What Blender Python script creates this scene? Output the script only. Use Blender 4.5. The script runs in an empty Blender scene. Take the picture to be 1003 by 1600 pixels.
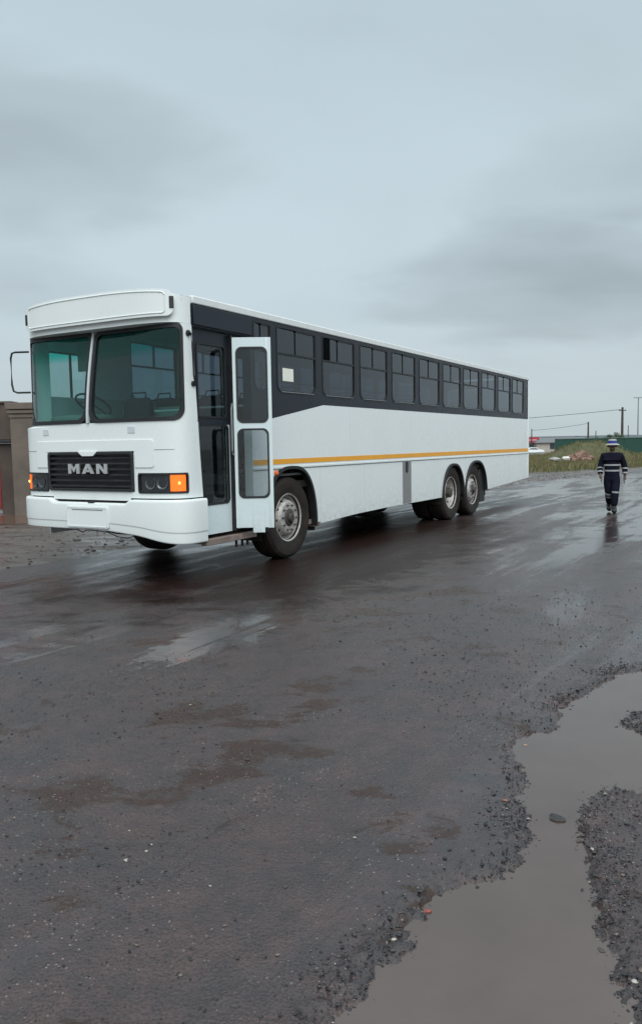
import bpy, bmesh, math, random
import numpy as np
from mathutils import Vector, Matrix, noise
random.seed(7); rng = np.random.default_rng(7)
R = math.radians
scene = bpy.context.scene
col = scene.collection
# ------------------------------------------------------------------ camera, world, sun, exposure
CAM_H = 1.509
cd = bpy.data.cameras.new('camera'); cam = bpy.data.objects.new('camera', cd); col.objects.link(cam)
cd.sensor_fit = 'HORIZONTAL'; cd.sensor_width = 36; cd.lens = 36*1221.95/1003
cd.clip_start = 0.05; cd.clip_end = 3000
cam.matrix_world = Matrix.Translation((0, 0, CAM_H)) @ Matrix.Rotation(R(90-4.971), 4, 'X') @ Matrix.Rotation(R(-0.995), 4, 'Z')
scene.camera = cam
SUN_EL, SUN_AZ = R(42), R(172)      # azimuth clockwise from +Y: behind the camera
world = bpy.data.worlds.new('World'); scene.world = world; world.use_nodes = True
nt = world.node_tree; nt.nodes.clear()
def N(t, **kw):
    n = nt.nodes.new(t)
    for k, v in kw.items(): setattr(n, k, v)
    return n
def L(a, b): nt.links.new(a, b)
def inp(n, name, v):
    n.inputs[name].default_value = v
def math_node(op, a, b=None, c=None, clamp=False):
    m = N('ShaderNodeMath', operation=op); m.use_clamp = clamp
    for i, x in enumerate((a, b, c)):
        if x is None: continue
        if isinstance(x, (int, float)): m.inputs[i].default_value = x
        else: L(x, m.inputs[i])
    return m.outputs[0]
def vmath(op, a, b=None):
    m = N('ShaderNodeVectorMath', operation=op)
    for i, x in enumerate((a, b)):
        if x is None: continue
        if isinstance(x, (tuple, list)): m.inputs[i].default_value = x
        else: L(x, m.inputs[i])
    return m
def ramp(fac, stops, interp='LINEAR'):
    r = N('ShaderNodeValToRGB'); r.color_ramp.interpolation = interp
    e = r.color_ramp.elements
    while len(e) < len(stops): e.new(.5)
    for k, (p, c) in enumerate(stops):
        e[k].position = p
        e[k].color = (c, c, c, 1) if isinstance(c, (int, float)) else (*c, 1)
    L(fac, r.inputs[0]); return r.outputs[0]
def mixc(fac, a, b, blend='MIX'):
    m = N('ShaderNodeMix', data_type='RGBA', blend_type=blend)
    if isinstance(fac, (int, float)): m.inputs[0].default_value = fac
    else: L(fac, m.inputs[0])
    for i, x in ((6, a), (7, b)):
        if isinstance(x, (tuple, list)): m.inputs[i].default_value = (*x[:3], 1)
        else: L(x, m.inputs[i])
    return m.outputs[2]
def noise_tex(vec, scale, detail=4, rough=.5, dist=0):
    n = N('ShaderNodeTexNoise'); L(vec, n.inputs['Vector'])
    n.inputs['Scale'].default_value = scale; n.inputs['Detail'].default_value = detail
    n.inputs['Roughness'].default_value = rough; n.inputs['Distortion'].default_value = dist
    return n.outputs['Fac']
def mapping(vec, scale=(1, 1, 1), rot=(0, 0, 0), loc=(0, 0, 0)):
    m = N('ShaderNodeMapping'); L(vec, m.inputs[0])
    m.inputs['Scale'].default_value = scale; m.inputs['Rotation'].default_value = rot; m.inputs['Location'].default_value = loc
    return m.outputs[0]

out = N('ShaderNodeOutputWorld'); bg = N('ShaderNodeBackground'); L(bg.outputs[0], out.inputs[0])
bg.inputs['Strength'].default_value = .1
sky = N('ShaderNodeTexSky', sky_type='NISHITA'); sky.sun_disc = False
sky.sun_elevation = SUN_EL; sky.sun_rotation = SUN_AZ; sky.air_density = 1; sky.dust_density = 2
tc = N('ShaderNodeTexCoord').outputs['Generated']
nrm = vmath('NORMALIZE', tc).outputs[0]
sep = N('ShaderNodeSeparateXYZ'); L(nrm, sep.inputs[0])
zz = math_node('MAXIMUM', sep.outputs[2], 0.0)
den = math_node('ADD', zz, .22)
cv = N('ShaderNodeCombineXYZ')
L(math_node('DIVIDE', sep.outputs[0], den), cv.inputs[0]); L(math_node('DIVIDE', sep.outputs[1], den), cv.inputs[1])
big = noise_tex(mapping(cv.outputs[0], (1, 1.25, 1), (0, 0, R(20)), (3.1, 1.4, 0)), .8, 5, .5, .3)
fine = noise_tex(mapping(cv.outputs[0], (1, 1.5, 1), (0, 0, R(20))), 2.2, 4, .5, .2)
mixn = math_node('ADD', math_node('MULTIPLY', big, .84), math_node('MULTIPLY', fine, .16))
base = ramp(zz, [(0, (.38, .44, .46)), (.10, (.415, .485, .515)), (.24, (.42, .50, .54)), (.48, (.40, .485, .53)), (.75, (.80, .92, .96)), (1, (1.30, 1.42, 1.46))])
shade = ramp(mixn, [(.30, .90), (.44, .985), (.62, 1.05)])
cloud = mixc(1.0, base, shade, 'MULTIPLY')
# one heavier grey bank low on the right, a fainter one higher on the left
def bank(d, size, amount, prev):
    dv = vmath('SUBTRACT', nrm, d).outputs[0]
    dv = mapping(dv, size)
    ln = vmath('LENGTH', dv); wob = math_node('ADD', ln.outputs['Value'], math_node('MULTIPLY', math_node('SUBTRACT', fine, .5), 1.0))
    f = ramp(wob, [(0, amount), (.5, amount*.6+.4), (1, 1)], 'EASE')
    return mixc(1.0, prev, f, 'MULTIPLY')
cloud = bank((.30, .93, .185), (3.6, 3.6, 10.5), .74, cloud)
cloud = bank((.36, .90, .29), (4.2, 4.2, 13), .86, cloud)
cloud = bank((-.34, .88, .33), (3.4, 3.4, 10), .74, cloud)
cloud = bank((-.33, .925, .187), (7, 7, 22), .84, cloud)
cl10 = vmath('SCALE', cloud); cl10.inputs['Scale'].default_value = 10.0
L(mixc(.94, sky.outputs[0], cl10.outputs[0]), bg.inputs['Color'])
sd = bpy.data.lights.new('sun', 'SUN'); sd.energy = 1.5; sd.angle = R(50); sd.color = (1, .985, .96)
sun = bpy.data.objects.new('sun', sd); col.objects.link(sun)
sdir = Vector((math.sin(SUN_AZ)*math.cos(SUN_EL), math.cos(SUN_AZ)*math.cos(SUN_EL), math.sin(SUN_EL)))
sun.rotation_euler = sdir.to_track_quat('Z', 'Y').to_euler(); sun.location = (0, 0, 30)
vs = scene.view_settings; vs.view_transform = 'Standard'; vs.look = 'None'; vs.gamma = 1; vs.exposure = .42; vs.use_curve_mapping = False
scene.render.engine = 'CYCLES'
scene.cycles.transparent_max_bounces = 24; scene.cycles.max_bounces = 10
scene.render.resolution_x = 641; scene.render.resolution_y = 1024

# ------------------------------------------------------------------ materials
def new_mat(name):
    global nt
    m = bpy.data.materials.new(name); m.use_nodes = True; nt = m.node_tree; nt.nodes.clear()
    o = N('ShaderNodeOutputMaterial'); p = N('ShaderNodeBsdfPrincipled'); L(p.outputs[0], o.inputs[0])
    return m, p, o
def bump(height, strength, dist, p, normal=None):
    b = N('ShaderNodeBump'); b.inputs['Strength'].default_value = strength; b.inputs['Distance'].default_value = dist
    L(height, b.inputs['Height'])
    if normal is not None: L(normal, b.inputs['Normal'])
    L(b.outputs[0], p.inputs['Normal']); return b.outputs[0]
def simple(name, c, rough=.5, metal=0, var=.12, scale=8, bmp=0, bscale=60, spec=.5, emit=None, coat=0):
    m, p, o = new_mat(name)
    pos = N('ShaderNodeTexCoord').outputs['Object']
    n = noise_tex(pos, scale, 4, .6)
    a = tuple(x*(1-var) for x in c); b = tuple(min(1, x*(1+var)) for x in c)
    L(ramp(n, [(.3, a), (.7, b)]), p.inputs['Base Color'])
    L(ramp(n, [(.3, max(.02, rough-.06)), (.7, min(1, rough+.08))]), p.inputs['Roughness'])
    p.inputs['Metallic'].default_value = metal; p.inputs['Specular IOR Level'].default_value = spec
    p.inputs['Coat Weight'].default_value = coat
    if bmp: bump(noise_tex(pos, bscale, 3, .6), bmp, .01, p)
    if emit:
        p.inputs['Emission Color'].default_value = (*emit[0], 1); p.inputs['Emission Strength'].default_value = emit[1]
    return m
def paint_white(name, c=(.76, .81, .81)):
    m, p, o = new_mat(name)
    pos = N('ShaderNodeTexCoord').outputs['Object']
    n = noise_tex(pos, 1.3, 5, .6); n2 = noise_tex(mapping(pos, (6, 6, .7)), 3, 5, .65)
    base = ramp(n, [(.3, tuple(x*.95 for x in c)), (.7, c)])
    base = mixc(ramp(n, [(.52, 0), (.8, .10)]), base, (.50, .49, .45))
    sp = N('ShaderNodeSeparateXYZ'); L(pos, sp.inputs[0])
    low = ramp(sp.outputs[2], [(.0, 1), (.45, .95), (.66, .35), (1.05, 0)])      # road spray along the skirt
    dm = math_node('MULTIPLY', low, ramp(noise_tex(mapping(pos, (2, 2, 3)), 4, 6, .7), [(.38, 0), (.75, .42)]))
    dm = math_node('MULTIPLY', dm, ramp(sp.outputs[0], [(.5, 0), (1, 1)]))
    base = mixc(dm, base, (.22, .19, .16))
    L(base, p.inputs['Base Color'])
    L(ramp(n, [(.3, .22), (.7, .34)]), p.inputs['Roughness'])
    bump(noise_tex(mapping(pos, (1, 1, .6)), 2.2, 2, .5), .10, .03, p)
    return m
M = {}
M['paint'] = paint_white('white_paint')
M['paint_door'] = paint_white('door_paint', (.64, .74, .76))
M['roofpaint'] = simple('roof_paint', (.70, .73, .73), .4, var=.06)
M['black'] = simple('satin_black_panel', (.014, .019, .028), .36, var=.12, bmp=.05, spec=.28)
M['rubber'] = simple('black_rubber', (.012, .013, .015), .5, var=.2)
M['grille'] = simple('grille_plastic', (.017, .018, .020), .42, var=.2)
M['dark'] = simple('underbody', (.010, .009, .008), .85, var=.3)
M['stripe'] = simple('amber_reflective_tape', (.80, .36, .02), .35, var=.06, scale=3)
M['seam'] = simple('seam_sealant', (.20, .22, .22), .6)
M['greyp'] = simple('bare_grey_panel', (.22, .22, .22), .5, var=.08)
M['chrome'] = simple('silver_letters', (.62, .63, .64), .28, metal=.7, var=.05)
M['trim'] = simple('light_trim', (.55, .60, .62), .35, var=.05)
M['rim'] = simple('steel_rim', (.46, .44, .42), .5, metal=.35, var=.35, scale=14, bmp=.15)
M['hub'] = simple('greasy_hub', (.075, .065, .06), .55, metal=.3, var=.4, scale=20)
M['nut'] = simple('wheel_nut', (.16, .15, .14), .5, metal=.5)
M['lens'] = simple('lamp_lens', (.10, .11, .12), .12, metal=.5, var=.1)
M['lampbody'] = simple('lamp_housing', (.02, .024, .027), .15, var=.1, coat=.6)
M['orange'] = simple('lit_indicator', (.85, .16, .02), .2, var=.05, emit=((1, .16, .012), .55))
M['orange_dim'] = simple('orange_marker_lens', (.75, .15, .05), .2, var=.05)
M['glow'] = simple('indicator_bulb', (1, .6, .2), .2, emit=((1, .45, .08), 3.0))
M['step'] = simple('worn_step_edge', (.21, .16, .14), .6, var=.3, scale=10)
M['int_light'] = simple('interior_lining', (.50, .54, .53), .6, var=.05)
M['int_grey'] = simple('dash_vinyl', (.16, .20, .19), .6, var=.1)
M['seat'] = simple('seat_vinyl', (.05, .06, .07), .55, var=.1)
M['paper'] = simple('paper_notice', (.82, .82, .72), .7, var=.03)
M['floor'] = simple('bus_floor', (.08, .08, .08), .7)
# tyre
m, p, o = new_mat('wet_tyre_rubber'); pos = N('ShaderNodeTexCoord').outputs['Object']
n = noise_tex(pos, 7, 6, .7)
L(ramp(n, [(.35, (.016, .014, .013)), (.6, (.036, .028, .025)), (.8, (.062, .048, .042))]), p.inputs['Base Color'])
L(ramp(n, [(.3, .5), (.7, .8)]), p.inputs['Roughness']); p.inputs['Specular IOR Level'].default_value = .22; bump(noise_tex(pos, 60, 3), .2, .005, p); M['tyre'] = m
def schlick(f0):
    lw = N('ShaderNodeLayerWeight'); lw.inputs[0].default_value = .5
    return math_node('ADD', math_node('MULTIPLY', math_node('POWER', lw.outputs['Facing'], 5), 1-f0), f0, clamp=True)
def glass(name, tint, ior=1.5, rough=.0):
    m, p, o = new_mat(name); nt.nodes.remove(p)
    t = N('ShaderNodeBsdfTransparent'); t.inputs[0].default_value = (*tint, 1)
    g = N('ShaderNodeBsdfGlossy'); g.inputs['Roughness'].default_value = rough + .015; g.inputs[0].default_value = (.95, .97, 1, 1)
    fr = schlick(((ior-1)/(ior+1))**2)
    pos = N('ShaderNodeTexCoord').outputs['Object']
    b = N('ShaderNodeBump'); b.inputs['Strength'].default_value = .03; b.inputs['Distance'].default_value = .02
    L(noise_tex(pos, 2.5, 2), b.inputs['Height']); L(b.outputs[0], g.inputs['Normal'])
    x = N('ShaderNodeMixShader'); L(fr, x.inputs[0]); L(t.outputs[0], x.inputs[1]); L(g.outputs[0], x.inputs[2])
    L(x.outputs[0], o.inputs[0]); return m
M['glass_side'] = glass('tinted_side_glass', (.35, .40, .45), 1.75)
M['glass_door'] = glass('door_glass', (.74, .77, .78), 1.5)
# windscreen: green tinted, with the stronger green sun band along its top edge
m, p, o = new_mat('green_windscreen'); nt.nodes.remove(p)
pos = N('ShaderNodeTexCoord').outputs['Object']; sp = N('ShaderNodeSeparateXYZ'); L(pos, sp.inputs[0])
zr = math_node('SUBTRACT', sp.outputs[2], 2.0)
tint = ramp(zr, [(0, (.70, .87, .85)), (.50, (.70, .87, .85)), (.60, (.20, .80, .72)), (.9, (.15, .70, .64))])
t = N('ShaderNodeBsdfTransparent'); L(tint, t.inputs[0])
g = N('ShaderNodeBsdfGlossy'); g.inputs['Roughness'].default_value = .015
fr = schlick(.035)
x = N('ShaderNodeMixShader'); L(fr, x.inputs[0]); L(t.outputs[0], x.inputs[1]); L(g.outputs[0], x.inputs[2]); L(x.outputs[0], o.inputs[0])
M['glass_front'] = m

# ------------------------------------------------------------------ tagging + mesh helpers
def tag(o, label=None, cat=None, group=None, kind=None):
    if label: o['label'] = label
    if cat: o['category'] = cat
    if group: o['group'] = group
    if kind: o['kind'] = kind
    return o
def empty(name, loc, rz=0):
    o = bpy.data.objects.new(name, None); col.objects.link(o); o.location = loc; o.rotation_euler = (0, 0, rz); o.empty_display_size = .3
    return o
class MB:
    def __init__(s): s.v = []; s.f = []
    def add(s, vs, fs):
        k = len(s.v); s.v += [tuple(v) for v in vs]; s.f += [tuple(i+k for i in f) for f in fs]
    def quad(s, a, b, c, d): s.add([a, b, c, d], [(0, 1, 2, 3)])
    def box(s, x0, x1, y0, y1, z0, z1, mapf=None):
        P = [(x, y, z) for x in (x0, x1) for y in (y0, y1) for z in (z0, z1)]
        if mapf: P = [mapf(*q) for q in P]
        s.add(P, [(0, 1, 3, 2), (4, 6, 7, 5), (0, 4, 5, 1), (2, 3, 7, 6), (0, 2, 6, 4), (1, 5, 7, 3)])
    def tube(s, pts, r, n=8, closed=False, rs=None):
        P = [Vector(p) for p in pts]; m = len(P); rings = []
        up = Vector((0, 0, 1))
        for i, p in enumerate(P):
            if closed: t = P[(i+1) % m]-P[i-1]
            else: t = P[min(i+1, m-1)]-P[max(i-1, 0)]
            t.normalize(); a = t.cross(up)
            if a.length < .05: a = t.cross(Vector((0, 1, 0)))
            a.normalize(); b = t.cross(a)
            rr = rs[i] if rs else r
            rings.append([p+a*rr*math.cos(k*2*math.pi/n)+b*rr*math.sin(k*2*math.pi/n) for k in range(n)])
        vs = [v for q in rings for v in q]; fs = []
        for i in range(m if closed else m-1):
            j = (i+1) % m
            for k in range(n): fs.append((i*n+k, i*n+(k+1) % n, j*n+(k+1) % n, j*n+k))
        if not closed: fs += [tuple(range(n))[::-1], tuple((m-1)*n+k for k in range(n))]
        s.add(vs, fs)
    def lathe(s, prof, n=48, axis='y', o=(0, 0, 0)):
        # prof: (radius, along) ; closed loop
        m = len(prof); vs = []
        for k in range(n):
            a = 2*math.pi*k/n
            for r, h in prof:
                if axis == 'y': vs.append((o[0]+r*math.cos(a), o[1]+h, o[2]+r*math.sin(a)))
                else: vs.append((o[0]+r*math.cos(a), o[1]+r*math.sin(a), o[2]+h))
        fs = []
        for k in range(n):
            for i in range(m):
                j = (i+1) % m; k2 = (k+1) % n
                fs.append((k*m+i, k*m+j, k2*m+j, k2*m+i))
        s.add(vs, fs)
    def build(s, name, mat, parent=None, bevel=0, sharp=35, smooth=True, merge=1e-4, clean=True):
        me = bpy.data.meshes.new(name); me.from_pydata(s.v, [], s.f)
        if clean:
            bm = bmesh.new(); bm.from_mesh(me); bmesh.ops.remove_doubles(bm, verts=bm.verts, dist=merge)
            bmesh.ops.dissolve_degenerate(bm, edges=bm.edges, dist=1e-5)
            bmesh.ops.recalc_face_normals(bm, faces=bm.faces); bm.to_mesh(me); bm.free()
        if smooth:
            me.shade_smooth(); me.set_sharp_from_angle(angle=R(sharp))
        me.materials.append(mat)
        o = bpy.data.objects.new(name, me); col.objects.link(o)
        if parent is not None: o.parent = parent
        if bevel:
            b = o.modifiers.new('bevel', 'BEVEL'); b.width = bevel; b.segments = 2; b.limit_method = 'ANGLE'; b.angle_limit = R(40)
        return o
def copy_tree(o, parent=None):
    c = o.copy(); col.objects.link(c)
    if parent is not None: c.parent = parent
    for ch in [q for q in bpy.data.objects if q.parent == o]: copy_tree(ch, c)
    return c
E6 = 1e-6
def colfill(mb, mapf, ss, segs, off, th, nz=1):
    ss = sorted(set(round(x, 6) for x in ss))
    def match(A, B): return len(A) == len(B) and all(abs(a[0]-b[0]) < .04 and abs(a[1]-b[1]) < .04 for a, b in zip(A, B))
    for i in range(len(ss)-1):
        a, b = ss[i], ss[i+1]
        A, B = segs(a+E6), segs(b-E6)
        if len(A) != len(B): A = B = segs((a+b)/2)
        capL = i == 0 or not match(segs(a-E6), A); capR = i == len(ss)-2 or not match(segs(b+E6), B)
        for (a0, a1), (b0, b1) in zip(A, B):
            if a1-a0 < 1e-5 and b1-b0 < 1e-5: continue
            for k in range(nz):
                t0, t1 = k/nz, (k+1)/nz
                za0, za1, zb0, zb1 = a0+(a1-a0)*t0, a0+(a1-a0)*t1, b0+(b1-b0)*t0, b0+(b1-b0)*t1
                mb.quad(mapf(a, off, za0), mapf(b, off, zb0), mapf(b, off, zb1), mapf(a, off, za1))
                mb.quad(mapf(a, off-th, za0), mapf(b, off-th, zb0), mapf(b, off-th, zb1), mapf(a, off-th, za1))
                if capL: mb.quad(mapf(a, off, za0), mapf(a, off, za1), mapf(a, off-th, za1), mapf(a, off-th, za0))
                if capR: mb.quad(mapf(b, off, zb0), mapf(b, off, zb1), mapf(b, off-th, zb1), mapf(b, off-th, zb0))
            mb.quad(mapf(a, off, a0), mapf(b, off, b0), mapf(b, off-th, b0), mapf(a, off-th, a0))
            mb.quad(mapf(a, off, a1), mapf(b, off, b1), mapf(b, off-th, b1), mapf(a, off-th, a1))
def span(s, s0, s1, z0, z1, rt, rb):
    d = min(s-s0, s1-s)
    if d < 0: return None
    hi = z1-(rt-math.sqrt(max(0, rt*rt-(rt-d)**2))) if d < rt else z1
    lo = z0+(rb-math.sqrt(max(0, rb*rb-(rb-d)**2))) if d < rb else z0
    return lo, hi
def smp(s0, s1, r, n=6, step=.15):
    o = [s0, s1]
    if r > 0:
        for k in range(n+1):
            d = r*(1-math.cos(k/n*math.pi/2)); o += [s0+d, s1-d]
    m = max(1, int((s1-s0)/step))
    o += [s0+(s1-s0)*k/m for k in range(m+1)]
    return sorted(o)
def rloop(s0, s1, z0, z1, rt, rb, n=6, step=.08):
    P = []
    def arc(cx, cz, r, a0):
        for k in range(n+1):
            a = a0+k/n*math.pi/2; P.append((cx+r*math.cos(a), cz+r*math.sin(a)))
    def seg(a, b):
        m = max(1, int(math.hypot(b[0]-a[0], b[1]-a[1])/step))
        for k in range(1, m): P.append((a[0]+(b[0]-a[0])*k/m, a[1]+(b[1]-a[1])*k/m))
    arc(s1-rt, z1-rt, rt, 0); seg((s1-rt, z1), (s0+rt, z1))
    arc(s0+rt, z1-rt, rt, math.pi/2); seg((s0, z1-rt), (s0, z0+rb))
    arc(s0+rb, z0+rb, rb, math.pi); seg((s0+rb, z0), (s1-rb, z0))
    arc(s1-rb, z0+rb, rb, 1.5*math.pi); seg((s1, z0+rb), (s1, z1-rt))
    return P
def ring(mb, mapf, s0, s1, z0, z1, rt, rb, w, off, th, step=.08):
    A = rloop(s0, s1, z0, z1, rt, rb, step=step); cx, cz = (s0+s1)/2, (z0+z1)/2
    B = []
    for s, z in A:
        B.append((s0+w+(s-s0)*(s1-s0-2*w)/(s1-s0), z0+w+(z-z0)*(z1-z0-2*w)/(z1-z0)))
    n = len(A)
    for i in range(n):
        j = (i+1) % n
        a, b, c, d = A[i], A[j], B[j], B[i]
        for q in ((off, a, b, c, d), (off-th, a, b, c, d)):
            mb.quad(*[mapf(p[0], q[0], p[1]) for p in q[1:]])
        mb.quad(mapf(a[0], off, a[1]), mapf(b[0], off, b[1]), mapf(b[0], off-th, b[1]), mapf(a[0], off-th, a[1]))
        mb.quad(mapf(d[0], off, d[1]), mapf(c[0], off, c[1]), mapf(c[0], off-th, c[1]), mapf(d[0], off-th, d[1]))
def pane(mb, mapf, s0, s1, z0, z1, rt, rb, off, th=.006, nz=1, step=.12):
    colfill(mb, mapf, smp(s0, s1, max(rt, rb), step=step)+smp(s0, s1, min(rt, rb)), lambda s: [span(s, s0, s1, z0, z1, rt, rb) or (z0, z0)], off, th, nz)

# ------------------------------------------------------------------ terrain functions
BUS = Vector((-1.4887, 8.4355, 0)); TH = R(29.903)
dv = (math.sin(TH), math.cos(TH)); nv = (-math.cos(TH), math.sin(TH))
def to_local(x, y):
    rx, ry = x-BUS.x, y-BUS.y
    return rx*dv[0]+ry*dv[1], rx*nv[0]+ry*nv[1]
def to_world(X, Y):
    return BUS.x+X*dv[0]+Y*nv[0], BUS.y+X*dv[1]+Y*nv[1]
def H0(x, y): return -.0085*np.maximum(0, y-10)
def vnoise(x, y, seed=0):
    xi = np.floor(x).astype(np.int64); yi = np.floor(y).astype(np.int64); fx = x-xi; fy = y-yi
    fx = fx*fx*(3-2*fx); fy = fy*fy*(3-2*fy)
    def h(a, b):
        n = (a*374761393+b*668265263+seed*974634777) & 0xffffffff
        n = ((n ^ (n >> 13))*1274126177) & 0xffffffff
        return ((n ^ (n >> 16)) & 0xffff)/65535.0
    return (h(xi, yi)*(1-fx)+h(xi+1, yi)*fx)*(1-fy)+(h(xi, yi+1)*(1-fx)+h(xi+1, yi+1)*fx)*fy
def fbm(x, y, sc, oct=4, seed=0, g=.5):
    s = 0; a = 1; t = 0
    for k in range(oct):
        s = s+a*vnoise(x*sc*2**k, y*sc*2**k, seed+k*7); t += a; a *= g
    return s/t
ROAD_EDGE = ([-60, 0, 17.5, 24, 29.5, 33.6, 40.8, 60, 200, 700], [3.0, 2.75, 2.45, 2.8, 2.1, 1.8, .8, -4, -50, -220])
GRASS_EDGE = ([-60, 10, 20, 35.5, 41, 47.6, 60, 200, 700], [60, 30, 8.5, 5.7, 3.5, 1.7, -2, -44, -210])
def edge_d(x, y):
    X, Y = to_local(x, y); return Y-np.interp(X, *ROAD_EDGE)
def grass_d(x, y):
    X, Y = to_local(x, y); return Y-np.interp(X, *GRASS_EDGE)
def sm(a, b, t):
    u = np.clip((t-a)/(b-a), 0, 1); return u*u*(3-2*u)
LEFT = [(-0.01, 1.92), (0.05, 2.01), (0.12, 2.11), (0.21, 2.23), (0.25, 2.32), (0.32, 2.44), (0.38, 2.51), (0.46, 2.57), (0.56, 2.62), (0.66, 2.68), (0.71, 2.72), (0.75, 2.86), (0.79, 3.01), (0.84, 3.24), (0.9, 3.4), (0.91, 3.57), (0.94, 3.77), (0.98, 3.91), (1.07, 3.95), (1.2, 4.02), (1.3, 4.24), (1.37, 4.37), (1.52, 4.53), (1.72, 4.77), (1.89, 4.97), (2.12, 5.1)]
RIGHT = [(1.36, 3.27), (1.24, 3.27), (1.12, 3.23), (1.05, 3.1), (0.98, 2.9), (0.94, 2.71), (0.89, 2.59), (0.87, 2.47), (0.85, 2.33), (0.84, 2.21), (0.83, 2.1), (0.82, 1.99), (0.81, 1.9)]
POLY = [(-.3, .9), (-.22, 1.6)]+LEFT+[(2.6, 5.25), (3.6, 5.2), (3.9, 4.6), (3.0, 4.3), (2.2, 3.9), (1.9, 3.5), (1.6, 3.32)]+RIGHT+[(.8, 1.4), (.7, .9)]
ISLAND = [(1.58, 4.02), (1.72, 4.2), (1.95, 4.22), (2.0, 3.95), (1.7, 3.82)]
def poly_sd(x, y, P):
    d = np.full(x.shape, 1e9); inside = np.zeros(x.shape, bool); n = len(P)
    for i in range(n):
        ax, ay = P[i]; bx, by = P[(i+1) % n]; ex, ey = bx-ax, by-ay
        t = np.clip(((x-ax)*ex+(y-ay)*ey)/(ex*ex+ey*ey), 0, 1)
        d = np.minimum(d, np.hypot(x-ax-t*ex, y-ay-t*ey))
        c = ((ay > y) != (by > y)) & (x < (bx-ax)*(y-ay)/((by-ay) if by != ay else 1e-9)+ax)
        inside ^= c
    return np.where(inside, -d, d)
WATER_Z = -.014
def pud(x, y):
    d = np.maximum(poly_sd(x, y, POLY), -poly_sd(x, y, ISLAND))
    return d+(fbm(x, y, 9, 4, 3, .6)-.5)*.13
def road_z(x, y):
    z = H0(x, y)+(fbm(x, y, .5, 3, 11)-.5)*.012
    near = (np.abs(x) < 6) & (y < 9)
    d = pud(x, y)
    # broken edge: rough lumps 0..12 cm out, basin inside
    basin = sm(.05, -.10, d)
    lump = sm(.13, .01, np.abs(d-.03))*(fbm(x, y, 34, 4, 21, .65)-.40)*.044
    z2 = -.002+(fbm(x, y, 2.2, 3, 5)-.5)*.010+(fbm(x, y, 38, 3, 9, .7)-.5)*.0045 - basin*.045 + lump
    return np.where(near, z2, z)
# the field, verges and the yard
def ground_z(x, y):
    e = edge_d(x, y)+(fbm(x, y, 1.3, 4, 31)-.5)*.55
    g = grass_d(x, y)
    z = H0(x, y)-.09+sm(-.35, .25, e)*.115
    z = z+sm(.1, 1.2, e)*(fbm(x, y, 1.6, 5, 41, .6)-.5)*.09+sm(0.3, 5, e)*(fbm(x, y, .25, 2, 43)-.5)*.12
    z = z+sm(0, 3, g)*((fbm(x, y, .22, 4, 51)-.40)*.55)*sm(34, 46, y)
    # overgrown earth mound in front of the fence
    m = np.exp(-(((x-27.6)/3.6)**2+((y-80)/5)**2)**1.2)
    z = z+m*1.75
    return z

# ground sheet
def axis(segs):
    o = []
    for a, b, st in segs: o += list(np.arange(a, b, st))
    return np.array(o+[segs[-1][1]])
def sheet(name, xs, ys, zf, mat, keep=None):
    X, Y = np.meshgrid(xs, ys); Z = zf(X, Y)
    nx, ny = len(xs), len(ys)
    V = np.stack([X.ravel(), Y.ravel(), Z.ravel()], 1)
    idx = np.arange(nx*ny).reshape(ny, nx)
    F = np.stack([idx[:-1, :-1], idx[:-1, 1:], idx[1:, 1:], idx[1:, :-1]], -1).reshape(-1, 4)
    if keep is not None:
        K = keep(X, Y); F = F[K.ravel()[F].any(1)]
    me = bpy.data.meshes.new(name)
    me.vertices.add(len(V)); me.vertices.foreach_set('co', V.astype(np.float32).ravel())
    me.loops.add(F.size); me.loops.foreach_set('vertex_index', F.astype(np.int32).ravel())
    me.polygons.add(len(F)); me.polygons.foreach_set('loop_start', np.arange(0, F.size, 4, dtype=np.int32))
    me.update(calc_edges=True); me.validate(); me.shade_smooth(); me.materials.append(mat)
    o = bpy.data.objects.new(name, me); col.objects.link(o); return o

# road material
ROT = (0, 0, R(60.1))   # rotate so that +X of the texture runs along the bus
BX, BY = -1.4887, 8.4355
m, p, o = new_mat('wet_asphalt')
geo = N('ShaderNodeNewGeometry').outputs['Position']
al = mapping(geo, (1, 1, 1), (0, 0, -R(60.1)))
st = mapping(al, (.30, 1, 1)); st2 = mapping(al, (.16, 1.2, 1))
n_big = noise_tex(st, .55, 6, .6, .4)
n_brown = noise_tex(mapping(geo, (.75, 1.15, 1), (0, 0, R(18)), (7.3, 3.4, 0)), 1.7, 9, .72, .4)
n_film = noise_tex(mapping(st2, (1, 1, 1), (0, 0, 0), (2, 9, 0)), 1.25, 7, .62, .5)
n_fine = noise_tex(geo, 55, 5, .7); n_mid = noise_tex(geo, 9, 6, .65)
base = ramp(n_big, [(.3, (.055, .035, .034)), (.7, (.082, .053, .050))])
base = mixc(ramp(noise_tex(mapping(geo, (1, 1, 1), (0, 0, 0), (5, 5, 0)), 2.4, 6, .7), [(.40, .75), (.60, 0)]), base, (.036, .031, .033))
base = mixc(ramp(n_mid, [(.35, .5), (.58, 0)]), base, (.022, .022, .025))
bl = mapping(vmath('SUBTRACT', geo, (BX, BY, 0)).outputs[0], (1, 1, 1), (0, 0, -R(60.1)))     # bus-aligned metres
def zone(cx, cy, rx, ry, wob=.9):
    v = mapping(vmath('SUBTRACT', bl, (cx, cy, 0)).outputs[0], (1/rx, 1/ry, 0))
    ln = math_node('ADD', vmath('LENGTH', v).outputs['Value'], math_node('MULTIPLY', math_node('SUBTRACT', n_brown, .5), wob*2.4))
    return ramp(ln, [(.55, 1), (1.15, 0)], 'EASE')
brown_z = math_node('MAXIMUM', zone(-3.3, -3.0, 1.5, .75), math_node('MAXIMUM', zone(.5, -2.2, 4.2, 1.0), zone(6.5, -2.2, 4.5, .9)))
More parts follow.
